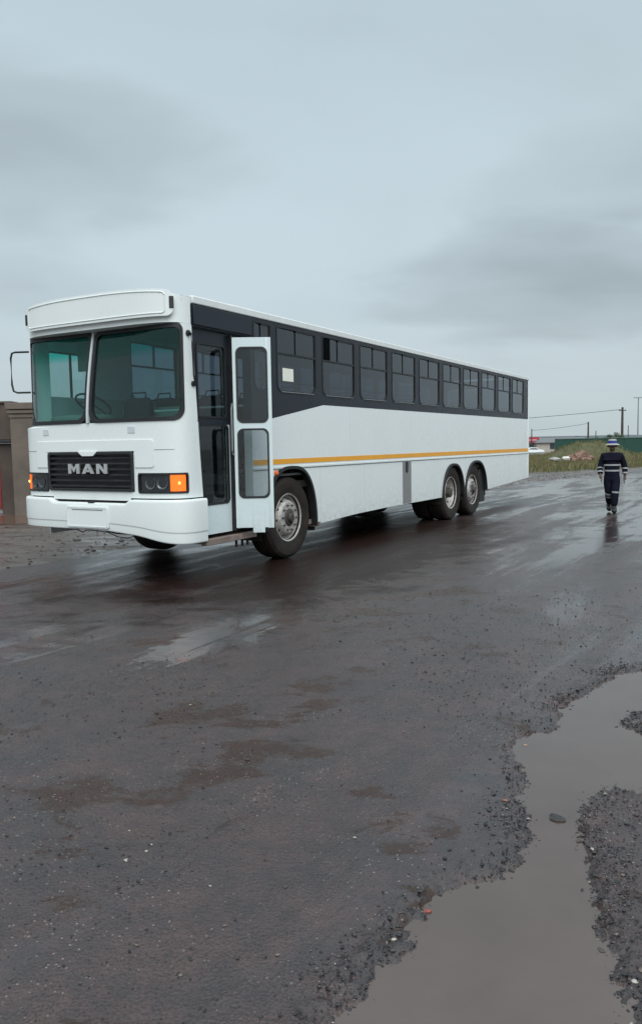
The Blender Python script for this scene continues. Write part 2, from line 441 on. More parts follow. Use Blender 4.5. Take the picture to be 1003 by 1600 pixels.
brown = ramp(math_node('ADD', n_brown, math_node('MULTIPLY', brown_z, .060)), [(.575, 0), (.610, 1)])
base = mixc(math_node('MULTIPLY', brown, .75), base, (.036, .016, .009))
vor = N('ShaderNodeTexVoronoi'); L(geo, vor.inputs['Vector']); vor.inputs['Scale'].default_value = 85
vc = N('ShaderNodeSeparateColor'); L(vor.outputs['Color'], vc.inputs[0])
dot = math_node('MULTIPLY', math_node('LESS_THAN', vor.outputs['Distance'], .33), math_node('GREATER_THAN', vc.outputs[0], .93))
dotd = math_node('MULTIPLY', math_node('LESS_THAN', vor.outputs['Distance'], .42), math_node('LESS_THAN', vc.outputs[0], .14))
base = mixc(ramp(noise_tex(geo, 120, 3, .7), [(.36, .75), (.5, 0)]), base, (.013, .012, .013))
speck = ramp(noise_tex(geo, 1.1, 3), [(.40, 0), (.6, .9)])
base = mixc(math_node('MULTIPLY', math_node('MULTIPLY', dot, speck), .8), base, ramp(vc.outputs[1], [(0, (.25, .20, .16)), (.6, (.30, .29, .28)), (1, (.26, .13, .10))]))
base = mixc(math_node('MULTIPLY', dotd, .45), base, (.012, .012, .013))
mud_shade = math_node('MAXIMUM', zone(3.6, -.2, 6.2, 2.5), zone(1.4, -.9, 2.9, 1.6))  # brown mud tone round the bus, with its shade and dark reflection painted in
base = mixc(math_node('MULTIPLY', mud_shade, .92), base, (.015, .0075, .0055))
L(ramp(math_node('MAXIMUM', mud_shade, math_node('MULTIPLY', brown, .55)), [(0, .5), (1, .10)]), p.inputs['Specular IOR Level'])
fz = math_node('MAXIMUM', zone(-2.4, -.2, 1.7, .8), math_node('MAXIMUM', zone(12, -4.0, 9, 3.2), math_node('MAXIMUM', zone(-1.5, -1.7, 1.4, .55), zone(24, 0, 12, 3.5))))
film = ramp(math_node('ADD', n_film, math_node('MULTIPLY', fz, .125)), [(.53, 0), (.62, 1)])
film = math_node('MULTIPLY', film, ramp(mud_shade, [(0, 1), (1, .35)]))
film = math_node('MAXIMUM', film, math_node('MULTIPLY', brown, .30))
rough = ramp(math_node('ADD', math_node('MULTIPLY', n_fine, .5), math_node('MULTIPLY', n_film, .5)), [(.38, .44), (.52, .30), (.62, .17)])
rg = N('ShaderNodeMix', data_type='FLOAT'); L(film, rg.inputs[0]); L(rough, rg.inputs[2]); rg.inputs[3].default_value = .12
L(rg.outputs[0], p.inputs['Roughness']); L(base, p.inputs['Base Color']); p.inputs['IOR'].default_value = 1.5
h = math_node('ADD', math_node('MULTIPLY', n_fine, .8), math_node('MULTIPLY', vor.outputs['Distance'], -.5))
h = math_node('MULTIPLY', h, ramp(film, [(0, 1), (1, .12)]))
b1 = bump(h, .55, .009, p)
b2 = bump(math_node('MULTIPLY', n_mid, ramp(film, [(0, 1), (1, .15)])), .26, .02, p, b1)
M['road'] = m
# verge / yard / field soil
m, p, o = new_mat('wet_soil'); geo = N('ShaderNodeNewGeometry').outputs['Position']
n1 = noise_tex(geo, 1.2, 8, .65); n2 = noise_tex(geo, 14, 6, .7)
al = mapping(geo, (.35, 1.6, 1), (0, 0, -R(60.1)))
n3 = noise_tex(al, 1.8, 6, .65, .5)
c = ramp(n1, [(.3, (.060, .047, .040)), (.55, (.095, .076, .066)), (.75, (.12, .085, .064))])
c = mixc(ramp(n2, [(.3, .55), (.5, 0)]), c, (.035, .030, .028))
L(c, p.inputs['Base Color'])
L(ramp(n3, [(.44, .10), (.54, .55), (.7, .75)]), p.inputs['Roughness'])
b1 = bump(n2, .8, .03, p); bump(n1, .5, .08, p, b1); M['soil'] = m
m, p, o = new_mat('muddy_water'); geo = N('ShaderNodeNewGeometry').outputs['Position']
n1 = noise_tex(geo, 1.6, 4, .6)
L(ramp(n1, [(.3, (.078, .060, .054)), (.7, (.100, .078, .070))]), p.inputs['Base Color'])
p.inputs['Roughness'].default_value = .05; p.inputs['IOR'].default_value = 1.5
vr = N('ShaderNodeTexVoronoi'); L(geo, vr.inputs['Vector']); vr.inputs['Scale'].default_value = 2.3
rp = math_node('MULTIPLY', math_node('SINE', math_node('MULTIPLY', vr.outputs['Distance'], 150)), ramp(vr.outputs['Distance'], [(0, 1), (.10, .5), (.16, 0)]))
b1 = bump(rp, .035, .01, p); bump(noise_tex(geo, 22, 3), .03, .01, p, b1); M['water'] = m
m, p, o = new_mat('brown_puddle_water'); p.inputs['Base Color'].default_value = (.13, .075, .05, 1); p.inputs['Roughness'].default_value = .08; M['water2'] = m

gxs = np.concatenate([-np.geomspace(900, 31, 22), np.arange(-30, -9, .6), np.arange(-9, 12, .16), np.arange(12, 60, .8), np.geomspace(61, 900, 24)])
gys = np.concatenate([[-300, -60, -10], np.arange(-4, 5, .8), np.arange(5, 36, .16), np.arange(36, 60, .4), np.arange(60, 130, 1.4), np.geomspace(131, 1500, 26)])
tag(sheet('ground', gxs, gys, ground_z, M['soil']), kind='structure')
rxs = np.concatenate([np.arange(-30, -6, 1.), np.arange(-6, -1.6, .1), np.arange(-1.6, 2.6, .018), np.arange(2.6, 6, .08), np.arange(6, 70, 1.)])
rys = np.concatenate([np.arange(-12, .5, .5), np.arange(.5, 1.6, .1), np.arange(1.6, 5.4, .018), np.arange(5.4, 9, .05), np.arange(9, 40, .4), np.arange(40, 130, 1.5)])
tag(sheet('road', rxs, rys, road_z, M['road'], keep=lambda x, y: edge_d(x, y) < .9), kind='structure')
def patch_water(name, x0, x1, y0, y1, z, mat, kind='structure'):
    mb = MB(); n = 1
    mb.quad((x0, y0, z), (x1, y0, z), (x1, y1, z), (x0, y1, z)); o = mb.build(name, mat, smooth=False, clean=False); return tag(o, kind=kind)
patch_water('puddle_water', -1.2, 4.6, .6, 5.9, WATER_Z, M['water'])

# ------------------------------------------------------------------ THE BUS
W = 2.51; LEN = 13.90; ZR = 3.125; ZBT = 3.055
bus = empty('bus', (BUS.x, BUS.y, 0), R(90)-TH)
tag(bus, 'long white bus with black window band, orange side stripe and open door leaf', 'bus')
# front plan curve
NP = 601; tab = []
NEX = 4.4; DEP = .45
for k in range(NP):
    a = -math.pi/2+math.pi*k/(NP-1)
    sa, ca = math.sin(a), max(0, math.cos(a))
    tab.append((.35-DEP*ca**(2/NEX), W/2+W/2*math.copysign(abs(sa)**(2/NEX), sa)))
tab = np.array(tab); ds = np.hypot(*np.diff(tab, axis=0).T); sarr = np.concatenate([[0], np.cumsum(ds)]); STOT = sarr[-1]
tan = np.gradient(tab, sarr+np.arange(NP)*1e-9, axis=0); tan /= np.linalg.norm(tan, axis=1)[:, None]+1e-12
nor = np.stack([-tan[:, 1], tan[:, 0]], 1)      # outward (towards -X in front)
if nor[NP//2][0] > 0: nor = -nor
def plan(s):
    return np.interp(s, sarr, tab[:, 0]), np.interp(s, sarr, tab[:, 1]), np.interp(s, sarr, nor[:, 0]), np.interp(s, sarr, nor[:, 1])
def s_of_Y(Y): return float(np.interp(Y, tab[:, 1], sarr))
def s_of_X(X, far=False):
    k = NP//2
    if far: return float(np.interp(X, tab[k:, 0], sarr[k:]))
    return float(np.interp(-X, -tab[:k, 0], sarr[:k]))
def map_front(s, off, z):
    x, y, nx, ny = plan(s)
    t = abs(y-W/2)/(W/2)
    q = .15*max(0, min(1, (z-1.8)/1.02))**1.5*max(0, 1-t**3.5) if z < 2.835 else 0
    if z > 1.775: y -= .11*float(sm(1.3, 2.4, y))
    return (x+nx*off+q, y+ny*off, z)
def map_brow(s, off, z):
    x, y, nx, ny = plan(s)
    if z > 1.775: y -= .11*float(sm(1.3, 2.4, y))
    return (x+nx*off, y+ny*off, z)
def map_near(x, off, z): return (x, -off, z)
def map_far(x, off, z): return (x, W+off, z)
SC = STOT/2
WS0, WS1 = s_of_X(.10), STOT-s_of_X(.10)
WZ0, WZ1 = 1.79, 2.83
xedge = lambda z: np.interp(z, [.9, 2.8], [.35, .235])
G0, G1 = s_of_Y(.60), s_of_Y(1.95)                   # grille
LN0, LN1 = s_of_X(.12), s_of_Y(.545)                 # near lamp
LF0, LF1 = STOT-LN1, STOT-LN0
def front_segs(s):
    z0, zt = .945, 2.835
    if s > s_of_Y(.66) and s < s_of_Y(1.89): z0 = .915
    x = plan(s)[0]; segs = [(z0, zt)]
    if s < SC and x > .235:
        zt = float(np.interp(-x, [-.35, -.235], [.9, 2.8])); segs = [(z0, max(z0, zt))]
    def cut(a, b):
        nonlocal segs
        o = []
        for u, v in segs:
            if b <= u or a >= v: o.append((u, v)); continue
            if a > u: o.append((u, a))
            if b < v: o.append((b, v))
        segs = o
    w = span(s, WS0, WS1, WZ0, WZ1, .07, .13)
    if w: cut(*w)
    if G0 < s < G1: cut(1.015, 1.465)
    if LN0 < s < LN1 or LF0 < s < LF1: cut(1.0, 1.225)
    for zc in (1.76, 1.782): segs = [q for u, v in segs for q in (((u, zc), (zc, v)) if u < zc-.004 < v-.008 else ((u, v),))]
    return segs
ss = smp(WS0, WS1, .13, 8, .09)+smp(WS0, WS1, .07, 6)+[G0, G1, LN0, LN1, LF0, LF1, 0, STOT, s_of_Y(.66), s_of_Y(1.89)]
ss += list(np.linspace(0, WS0, 14))+list(np.linspace(WS1, STOT, 14))+list(np.linspace(0, .5, 22))+list(np.linspace(STOT-.5, STOT, 22))
mb = MB(); colfill(mb, map_front, ss, front_segs, 0, .035); mb.build('front_panel', M['paint'], bus)
# windscreen panes
wsp = []
SD = s_of_Y(1.262)
for (a, b) in ((WS0, SD-.015), (SD+.015, WS1)):
    mb = MB(); ring(mb, map_front, a+.002, b-.002, WZ0+.002, WZ1-.002, .07, .13, .042, .014, .05, step=.05)
    fr_ = mb.build('windscreen', M['rubber'], bus, sharp=50)
    mb = MB(); pane(mb, map_front, a+.03, b-.03, WZ0+.03, WZ1-.03, .06, .11, -.004, .006, 12, .05)
    mb.build('windscreen_glass', M['glass_front'], fr_)
mb = MB(); colfill(mb, map_front, [SD-.014, SD+.014], lambda s: [(WZ0+.003, WZ1-.004)], .026, .03, 14); mb.build('windscreen_divider', M['trim'], bus)
# gasket under the brow (shadow gap) and brow body
mb = MB(); sb = list(np.linspace(s_of_X(.24), STOT, 60))
mb = MB(); colfill(mb, map_brow, sb, lambda s: [(2.838, float(np.interp(min(s-sb[0], sb[-1]-s), [0, .35], [3.12, 3.145])))], -.004, .2); mb.build('brow_recess', M['paint'], bus)
def crown(s):
    x, y, _, _ = plan(s); t = (y-W/2)/(W/2); return 3.16+.055*(1-abs(t)**2.6)
BS0, BS1 = s_of_Y(.075), s_of_Y(2.33)
def brow_seg(s):
    d = min(s-BS0, BS1-s); r = .07
    c = crown(s)
    if d < r: k = r-math.sqrt(max(0, r*r-(r-d)**2)); return [(2.895+k, c-k)]
    return [(2.895, c)]
mb = MB(); colfill(mb, map_brow, smp(BS0, BS1, .07, 8, .07), brow_seg, .05, .12)
brow = mb.build('sign_box', M['paint'], bus, bevel=.012)
# raised lip round the sign panel
mb = MB(); A = []; B = []
LA, LB = BS0+.075, BS1-.075
loop = []
for (q, zq) in rloop(LA, LB, 0, 1, .001, .001, n=1, step=.05): pass
def lipz(q, top):
    d = min(q-LA, LB-q); k = .035-math.sqrt(max(0, .035**2-(.035-d)**2)) if d < .035 else 0
    return crown(q)-.030-k if top else 2.928+k
ls = smp(LA, LB, .035, 5, .06); ls = [q for i, q in enumerate(ls) if i == 0 or q-ls[i-1] > 1e-4]
loop = [(q, lipz(q, True)) for q in ls]+[(q, lipz(q, False)) for q in ls[::-1]]
loop3 = [map_brow(s, .051, z) for s, z in loop]
mb.tube(loop3, .008, 6, closed=True); mb.build('sign_box_lip', M['paint'], bus)
for s in (BS0+.012, BS1-.012):
    mb = MB(); colfill(mb, map_brow, [s-.02, s-.008, s+.008, s+.02], lambda q: [(2.975, 3.10)], .062, .03); mb.build('marker_lamp', M['rubber'], bus, bevel=.006)
mb = MB()
# roof: crowned sheet that follows the front curve
ys_ = np.concatenate([[0], np.linspace(.02, W-.02, 26), [W]])
rows = []
for Y in ys_:
    x0 = float(np.interp(Y, tab[:, 1], tab[:, 0])); t = (Y-W/2)/(W/2)
    z = ZR+.075*(1-abs(t)**2.4)
    xs_ = [x0+.0]+[max(x0, .35)+(LEN-.35)*k/24 for k in range(1, 24)]+[LEN-.03]
    rows.append([(x, Y-.11*float(sm(1.3, 2.4, Y))*max(0, 1-x/1.2), z) for k, x in enumerate(xs_)])
for i in range(len(rows)-1):
    for j in range(len(rows[0])-1):
        mb.quad(rows[i][j], rows[i][j+1], rows[i+1][j+1], rows[i+1][j])
        q = [tuple((a[0], a[1], a[2]-.04)) for a in (rows[i][j], rows[i][j+1], rows[i+1][j+1], rows[i+1][j])]; mb.quad(*q)
mb.build('roof', M['roofpaint'], bus)
mb = MB(); mb.box(.25, LEN, -.016, .05, ZBT+.003, ZR+.018); mb.box(.35, LEN, W-.05, W+.016, ZBT+.003, ZR+.018)
mb.build('roof_gutter', M['roofpaint'], bus, bevel=.012)
for Y, rr in ((1.60, .08), (1.28, .09), (.96, .09)):
    mb = MB(); x0 = float(np.interp(Y, tab[:, 1], tab[:, 0]))+.22
    mb.lathe([(0.001, .062), (rr*.6, .055), (rr*.9, .03), (rr, -.02), (.001, -.02)], 20, 'z', (x0-.05, Y, ZR+.075)); mb.build('roof_marker_dome', M['roofpaint'], bus)
# grille
gr = MB(); colfill(gr, map_front, np.linspace(G0, G1, 16), lambda s: [(1.015, 1.465)], -.03, .02); grille = gr.build('grille', M['grille'], bus)
gr = MB(); ring(gr, map_front, G0+.002, G1-.002, 1.017, 1.463, .035, .035, .03, .022, .06); gr.build('grille_frame', M['grille'], grille, bevel=.004)
for k in range(6):
    z = 1.058+k*.064
    mb = MB()
    S_ = np.linspace(G0+.03, G1-.03, 16)
    for i in range(15):
        a, b = S_[i], S_[i+1]
        for (o1, z1, o2, z2) in ((.014, z, .02, z+.012), (.02, z+.012, -.012, z+.038), (-.012, z+.038, -.02, z), (-.02, z, .014, z)):
            mb.quad(map_front(a, o1, z1), map_front(b, o1, z1), map_front(b, o2, z2), map_front(a, o2, z2))
    mb.build('grille_slat', M['grille'], grille, sharp=20)
# notch of the bonnet panel that dips into the grille top
mb = MB(); colfill(mb, map_front, [s_of_Y(1.13), s_of_Y(1.17), s_of_Y(1.2), s_of_Y(1.36), s_of_Y(1.39), s_of_Y(1.43)],
    lambda s: [(1.468-.05*max(0, min(1, (min(s-s_of_Y(1.13), s_of_Y(1.43)-s))/.06)), 1.47)], .026, .03); mb.build('bonnet_notch', M['paint'], bus)
# bonnet flap outline: a thin proud panel either side of and above the grille
HS0, HS1 = s_of_Y(.33), s_of_Y(2.17)
def flap_seg(s):
    w = span(s, HS0, HS1, 1.285, 1.592, .03, .03)
    if not w: return [(1.4, 1.4)]
    if G0-.02 < s < G1+.02: return [(1.468, w[1])]
    return [w]
mb = MB(); colfill(mb, map_front, smp(HS0, HS1, .03, 5, .08)+[G0-.02, G1+.02], flap_seg, .011, .012); mb.build('bonnet_flap', M['paint'], bus, bevel=.003)
for a, b in ((s_of_Y(.1), HS0-.01), (HS1+.01, STOT-s_of_X(.1))):
    mb = MB(); colfill(mb, map_front, np.linspace(a, b, 8), lambda s: [(1.478, 1.483)], .003, .01); mb.build('bonnet_seam', M['seam'], bus)
for Y in (.62, 1.98):
    mb = MB(); colfill(mb, map_front, [s_of_Y(Y-.05), s_of_Y(Y+.05)], lambda s: [(1.665, 1.74)], .006, .012); mb.build('wiper_mount_cover', M['trim'], bus, bevel=.004)
# lettering
def poly_letter(ch):
    t = .27
    if ch == 'M': return 1.0, [[(0, 0), (t, 0), (t, 1), (0, 1)], [(1-t, 0), (1, 0), (1, 1), (1-t, 1)], [(t, 1), (t, .62), (.5, .12), (.5, .56)], [(1-t, 1), (.5, .56), (.5, .12), (1-t, .62)]]
    if ch == 'A': return 1.0, [[(0, 0), (.28, 0), (.5, .62), (.5, 1), (.37, 1)], [(1, 0), (.72, 0), (.5, .62), (.5, 1), (.63, 1)], [(.30, .17), (.70, .17), (.64, .37), (.36, .37)]]
    return 1.0, [[(0, 0), (t, 0), (t, 1), (0, 1)], [(1-t, 0), (1, 0), (1, 1), (1-t, 1)], [(t, 1), (t, .60), (1-t, 0), (1-t, .40)]]
letters = MB(); x_ = 1.580
for ch, wd in (('M', .182), ('A', .192), ('N', .165)):
    for P in poly_letter(ch)[1]:
        n = len(P); vs_ = []
        for o_ in (.026, .042):
            for (px_, pz_) in P: vs_.append(map_front(s_of_Y(x_-px_*wd), o_, 1.217+pz_*.112))
        letters.add(vs_, [tuple(range(n)), tuple(range(n, 2*n))]+[(k, (k+1) % n, n+(k+1) % n, n+k) for k in range(n)])
    x_ -= wd+.038
lo = letters.build('lettering', M['chrome'], bus, smooth=False, merge=1e-7); lo['label'] = 'silver capital letters MAN across the grille'
# headlamps
for near in (True, False):
    a, b = (LN0, LN1) if near else (LF0, LF1)
    f = (lambda s: s) if near else (lambda s: STOT-s)
    mb = MB(); colfill(mb, map_front, np.linspace(a, b, 18), lambda s: [(1.0, 1.225)], -.012, .03); hl = mb.build('headlight', M['lampbody'], bus)
    mb = MB(); ring(mb, map_front, a+.001, b-.001, 1.001, 1.224, .03, .03, .016, .012, .04, step=.04); mb.build('bezel', M['rubber'], hl, sharp=60)
    ia, ib = sorted((f(LN0+.03), f(LN0+.185)))
    if near: ib += .02
    mb = MB(); colfill(mb, map_front, np.linspace(ia, ib, 10), lambda s: [(1.022, 1.203)], .002, .02); ind = mb.build('indicator_lens', M['orange'], hl, bevel=.005)
    mb = MB(); c0 = map_front(f(LN0+.105), .006, 1.113); mb.lathe([(.001, -.008), (.012, -.006), (.016, 0), (.001, 0)], 12, 'y', c0); mb.build('indicator_bulb', M['glow'], ind)
    for sx in (LN0+.30, LN0+.45):
        c = Vector(map_front(f(sx), -.008, 1.112)); n_ = Vector((plan(f(sx))[2], plan(f(sx))[3], 0))
        q = n_.to_track_quat('Z', 'Y').to_matrix()
        mb = MB()
        tmp = MB(); tmp.lathe([(.001, -.02), (.035, -.016), (.062, .004), (.068, .006), (.070, -.002), (.001, -.03)], 24, 'z')
        tmp.v = [tuple(q @ Vector(v)+c) for v in tmp.v]; tmp.build('lamp_reflector', M['lens'], hl)
# bumper
def bump_lo(s):
    y = plan(s)[1]; x = plan(s)[0]
    b = .575-.06*sm(1.2, .2, y)-.075*sm(.6, .0, y)
    return float(b)
def bump_hi(s):
    y = plan(s)[1]; return .93-.045*float(sm(.62, .72, y)*sm(1.93, 1.83, y))
mb = MB(); bs = list(np.linspace(0, STOT, 90))+[s_of_Y(v) for v in (.62, .67, .72, 1.83, 1.88, 1.93)]
def strip(mb, zf, offs):
    # profile: list of (zfun, off)
    ss_ = sorted(bs)
    for i in range(len(ss_)-1):
        a, b = ss_[i], ss_[i+1]; n = len(zf)
        for k in range(n):
            k2 = (k+1) % n
            mb.quad(map_brow(a, offs[k], zf[k](a)), map_brow(b, offs[k], zf[k](b)), map_brow(b, offs[k2], zf[k2](b)), map_brow(a, offs[k2], zf[k2](a)))
    for e in (ss_[0], ss_[-1]): mb.add([map_brow(e, offs[k], zf[k](e)) for k in range(len(zf))], [tuple(range(len(zf)))])
lerp = lambda t: (lambda s: bump_lo(s)+(.93-bump_lo(s))*t)
hi_ = lambda d: (lambda s: bump_hi(s)-d)
strip(mb, [lerp(0), lerp(.015), lerp(.04), lerp(.23), lerp(.245), lerp(.26), lerp(.28), lambda s: .80, hi_(.035), hi_(.02), hi_(.006), hi_(0), hi_(0), lerp(0)],
      [.042, .049, .051, .051, .0515, .058, .059, .059, .059, .058, .053, .046, -.06, -.06])
mb.build('bumper', M['paint'], bus, sharp=50)
mb = MB(); colfill(mb, map_brow, np.linspace(0, STOT, 60), lambda s: [(.86, .95)], -.03, .05); mb.build('bumper_gap', M['dark'], bus)
# blank number plate
P0, P1 = s_of_Y(.945), s_of_Y(1.60)
mb = MB(); pane(mb, map_brow, P0, P1, .598, .845, .02, .02, .075, .02); plate = mb.build('number_plate', M['paint'], bus, bevel=.004)
mb = MB(); ring(mb, map_brow, P0+.012, P1-.012, .61, .833, .015, .015, .008, .080, .01); mb.build('plate_border', M['paint'], plate)
mb = MB(); colfill(mb, map_brow, [P0+.08, P1-.09], lambda s: [(.802, .812)], .079, .01); mb.build('plate_slot', M['seam'], plate)
mb = MB(); colfill(mb, map_brow, [s_of_Y(1.18), s_of_Y(1.27)], lambda s: [(.885, .90)], .058, .03); mb.build('tow_slot', M['rubber'], bus)
mb = MB()
pts = [map_brow(s_of_Y(y), -.02, z) for y, z in ((1.55, .56), (1.45, .53), (1.38, .56), (1.2, .555), (1.05, .545), (.9, .50), (.75, .49), (.66, .515), (.62, .56))]
mb.tube(pts, .006, 6); mb.tube([map_brow(s_of_Y(y), -.04, z) for y, z in ((1.1, .56), (.95, .535), (.7, .535), (.55, .55))], .008, 6); mb.build('hanging_cable', M['rubber'], bus)

# --- near side
DX0, DX1, DZ0, DZ1 = .27, 1.34, .47, 2.815
def arch(cx, a, zt, n=2.5, z0=.30):
    def f(x):
        t = abs(x-cx)/a
        return z0+(zt-z0)*(1-t**n)**(1/n) if t < 1 else None
    return f
ARCH = [arch(2.20, .64, 1.23, 2.6), arch(8.31, .62, 1.08, 2.3), arch(9.70, .72, 1.105, 2.3)]
AC = [(2.20, .64), (8.31, .62), (9.70, .72)]
def skirt(x): return float(np.interp(x, [1.3, 2.6, 4, 5.3, 10.4, 13.9], [.44, .38, .43, .445, .43, .54]))
def band(x): return float(np.interp(x, [1.3, 3.1, 13.9], [1.765, 2.055, 2.058]))
def wins():
    for k in range(10): yield (1.92+1.167*k, 2.92+1.167*k)
def low_near(x):
    lo = skirt(x)
    for f in ARCH:
        z = f(x)
        if z is not None: lo = max(lo, z)
    return [(lo, band(x))]
xs_ = [DX1, 3.1, LEN]+list(np.arange(DX1, LEN, .4))
for cx, a in AC: xs_ += [cx+a*math.sin(t) for t in np.linspace(-math.pi/2, math.pi/2, 36)]
mb = MB(); colfill(mb, map_near, [x for x in xs_ if x >= DX1], low_near, 0, .03); mb.build('side_panel', M['paint'], bus)
WA = (1.40, 1.80)
def up_near(x):
    b = band(x); segs = [(b, ZBT)]
    if DX0-.04 <= x < DX1: segs = [(DZ1, ZBT)]
    for k, (a, c) in enumerate([WA]+list(wins())):
        w = span(x, a, c, 2.185, 3.025, .045, .10)
        if w: segs = [(b, w[0]), (w[1], ZBT)]
    return segs
xs_ = [DX0-.04, DX1, 3.1, LEN-.05]
for a, c in [WA]+list(wins()): xs_ += smp(a, c, .10, 6, 1)+smp(a, c, .045, 5, 1)
mb = MB(); colfill(mb, map_near, xs_, up_near, 0, .03); mb.build('window_band', M['black'], bus)
mb = MB(); mb.box(.255, 1.36, -.02, .0-.001, 2.83, 3.045); mb.build('door_header', M['black'], bus, bevel=.006)
def side_window(mapf, a, c, nm='window', mid=2.68, slide=0.0):
    mb = MB(); ring(mb, mapf, a+.001, c-.001, 2.186, 3.024, .045, .10, .020, .006, .03, step=.5)
    mb.box(a+.015, c-.015, -.004, .022, mid-.012, mid+.012, mapf=lambda x, y, z: mapf(x, -y, z))
    w = mb.build(nm, M['rubber'], bus, sharp=50)
    mb = MB(); pane(mb, mapf, a+.012, c-.012, 2.198, mid-.01, .001, .09, -.012, .004, 1, 2); mb.build('pane', M['glass_side'], w)
    mb = MB(); h = (a+c)/2
    pane(mb, mapf, a+.012, h+.02, mid+.01, 3.014, .03, .001, -.020, .004, 1, 2); q = mb.build('sliding_pane', M['glass_side'], w)
    if slide: q.location = (slide, 0, 0)
    mb = MB(); pane(mb, mapf, h-.02, c-.012, mid+.01, 3.014, .03, .001, -.010, .004, 1, 2); mb.build('pane', M['glass_side'], w)
    mb = MB(); mb.box(h-.02, c-.03, -.002, .010, 2.988, 3.008, mapf=lambda x, y, z: mapf(x, -y, z)); mb.box(c-.034, c-.018, -.002, .010, mid+.014, 3.0, mapf=lambda x, y, z: mapf(x, -y, z)); mb.box(h-.012, h-.004, .011, .018, mid+.014, 3.0, mapf=lambda x, y, z: mapf(x, -y, z)); mb.build('slider_frame', M['rubber'], w)
    return w
side_window(map_near, *WA, mid=2.68)
for k, (a, c) in enumerate(wins()): side_window(map_near, a, c, slide=.26 if k == 1 else 0)
# glazing bead highlights at sill of each window
for a, c in wins():
    mb = MB(); mb.tube([(a+.09, -.010, 2.190), (c-.09, -.010, 2.190)], .006, 6); mb.build('window_sill_bead', M['seam'], bus)
# stripe, seams, grey flap
def side_strip(name, mat, x0, x1, zf0, zf1, off, th, n=24, mapf=map_near, bevel=0):
    mb = MB(); colfill(mb, mapf, np.linspace(x0, x1, n), lambda x: [(zf0(x), zf1(x))], off, th); return mb.build(name, mat, bus, bevel=bevel)
side_strip('side_stripe', M['stripe'], 1.345, LEN-.005, lambda x: 1.266-.003*x, lambda x: 1.328-.0015*x, .004, .003)
side_strip('rub_rail', M['paint'], 1.345, LEN-.005, lambda x: 1.205-.0022*x, lambda x: 1.235-.0022*x, .012, .011, bevel=.004)
side_strip('rub_rail_seam', M['seam'], 1.345, LEN-.005, lambda x: 1.193-.0022*x, lambda x: 1.2-.0022*x, .003, .002)
mb = MB()
for x in (2.98, 4.35, 6.21, 7.45, 10.6, 12.1):
    mb = MB(); mb.box(x-.003, x+.003, -.0025, .0, skirt(x)+.01, 1.19-.0022*x); mb.build('panel_seam', M['trim'], bus)
for x in (3.9, 6.2, 8.6, 11.1):
    mb = MB(); mb.box(x-.002, x+.002, -.0015, .0, 1.34, 2.045); mb.build('panel_seam', M['trim'], bus)
mb = MB(); mb.box(5.83, 6.19, -.006, -.0005, .455, 1.185); gp = mb.build('grey_filler_panel', M['greyp'], bus)
mb = MB(); pane(mb, map_near, 5.945, 6.055, .985, 1.18, .01, .05, .010, .003); mb.build('filler_slot', M['rubber'], gp)
# arch trims
for f, (cx, a) in zip(ARCH, AC):
    mb = MB(); pts = []
    for t in np.linspace(-math.pi/2*.999, math.pi/2*.999, 40):
        x = cx+a*math.sin(t); z = f(x)
        if z is None or x < DX1+.03: continue
        if z < skirt(x)+.0: continue
        pts.append((x, z))
    x0, z0 = pts[0]; x1, z1 = pts[-1]
    pts = [(x0-.002, skirt(x0))]+pts+[(x1+.004, skirt(x1)-.01)]
    n = len(pts); th = .04
    for i in range(n-1):
        (xa, za), (xb, zb) = pts[i], pts[i+1]
        def inn(x, z):
            dx, dz = cx-x, .45-z; l = math.hypot(dx, dz); return (x+dx/l*th, z+dz/l*th)
        (ia, ja), (ib, jb) = inn(xa, za), inn(xb, zb)
        y0, y1 = -.035, .06
        mb.quad((xa, y0, za), (xb, y0, zb), (ib, y0-.0, jb), (ia, y0, ja)); mb.quad((xa, y1, za), (xb, y1, zb), (ib, y1, jb), (ia, y1, ja))
        mb.quad((xa, y0, za), (xb, y0, zb), (xb, y1, zb), (xa, y1, za)); mb.quad((ia, y0, ja), (ib, y0, jb), (ib, y1, jb), (ia, y1, ja))
    mb.build('wheel_arch_trim', M['rubber'], bus, sharp=60)
    # inner housing (dark liner)
    for side in (0, 1):
        mb = MB(); sg = 1 if side == 0 else -1; Y0 = .031 if side == 0 else W-.031
        P = [(cx+(a+.02)*math.sin(t), .3+(f(cx)+.02-.3)*max(0, 1-abs(math.sin(t))**2.45)**(1/2.45)) for t in np.linspace(-math.pi/2, math.pi/2, 24)]
        for i in range(len(P)-1):
            mb.quad((P[i][0], Y0, P[i][1]), (P[i+1][0], Y0, P[i+1][1]), (P[i+1][0], Y0+sg*.75, P[i+1][1]), (P[i][0], Y0+sg*.75, P[i][1]))
        mb.add([(x, Y0+sg*.75, z) for x, z in P], [tuple(range(len(P)))])
        mb.build('wheel_housing', M['dark'], bus)
mb = MB(); mb.box(10.06, 10.42, .04, .10, .175, .9); mb.box(10.06, 10.42, .1, .42, .175, .9); mb.build('mud_flap', M['rubber'], bus, bevel=.01)
mb = MB(); mb.box(2.82, 2.95, -.012, .3, .36, .42); mb.box(2.62, 2.9, .05, .5, .40, .46); mb.build('arch_bracket', M['step'], bus)
mb = MB(); mb.lathe([(.001, -.04), (.03, -.03), (.04, 0), (.001, 0)], 16, 'y', (1.84, -.001, 1.145)); mb.build('side_marker_lamp', M['orange_dim'], bus)
# notice in first window
mb = MB(); mb.box(2.07, 2.33, .0075, .0105, 2.335, 2.50); mb.build('paper_notice', M['paper'], bus)
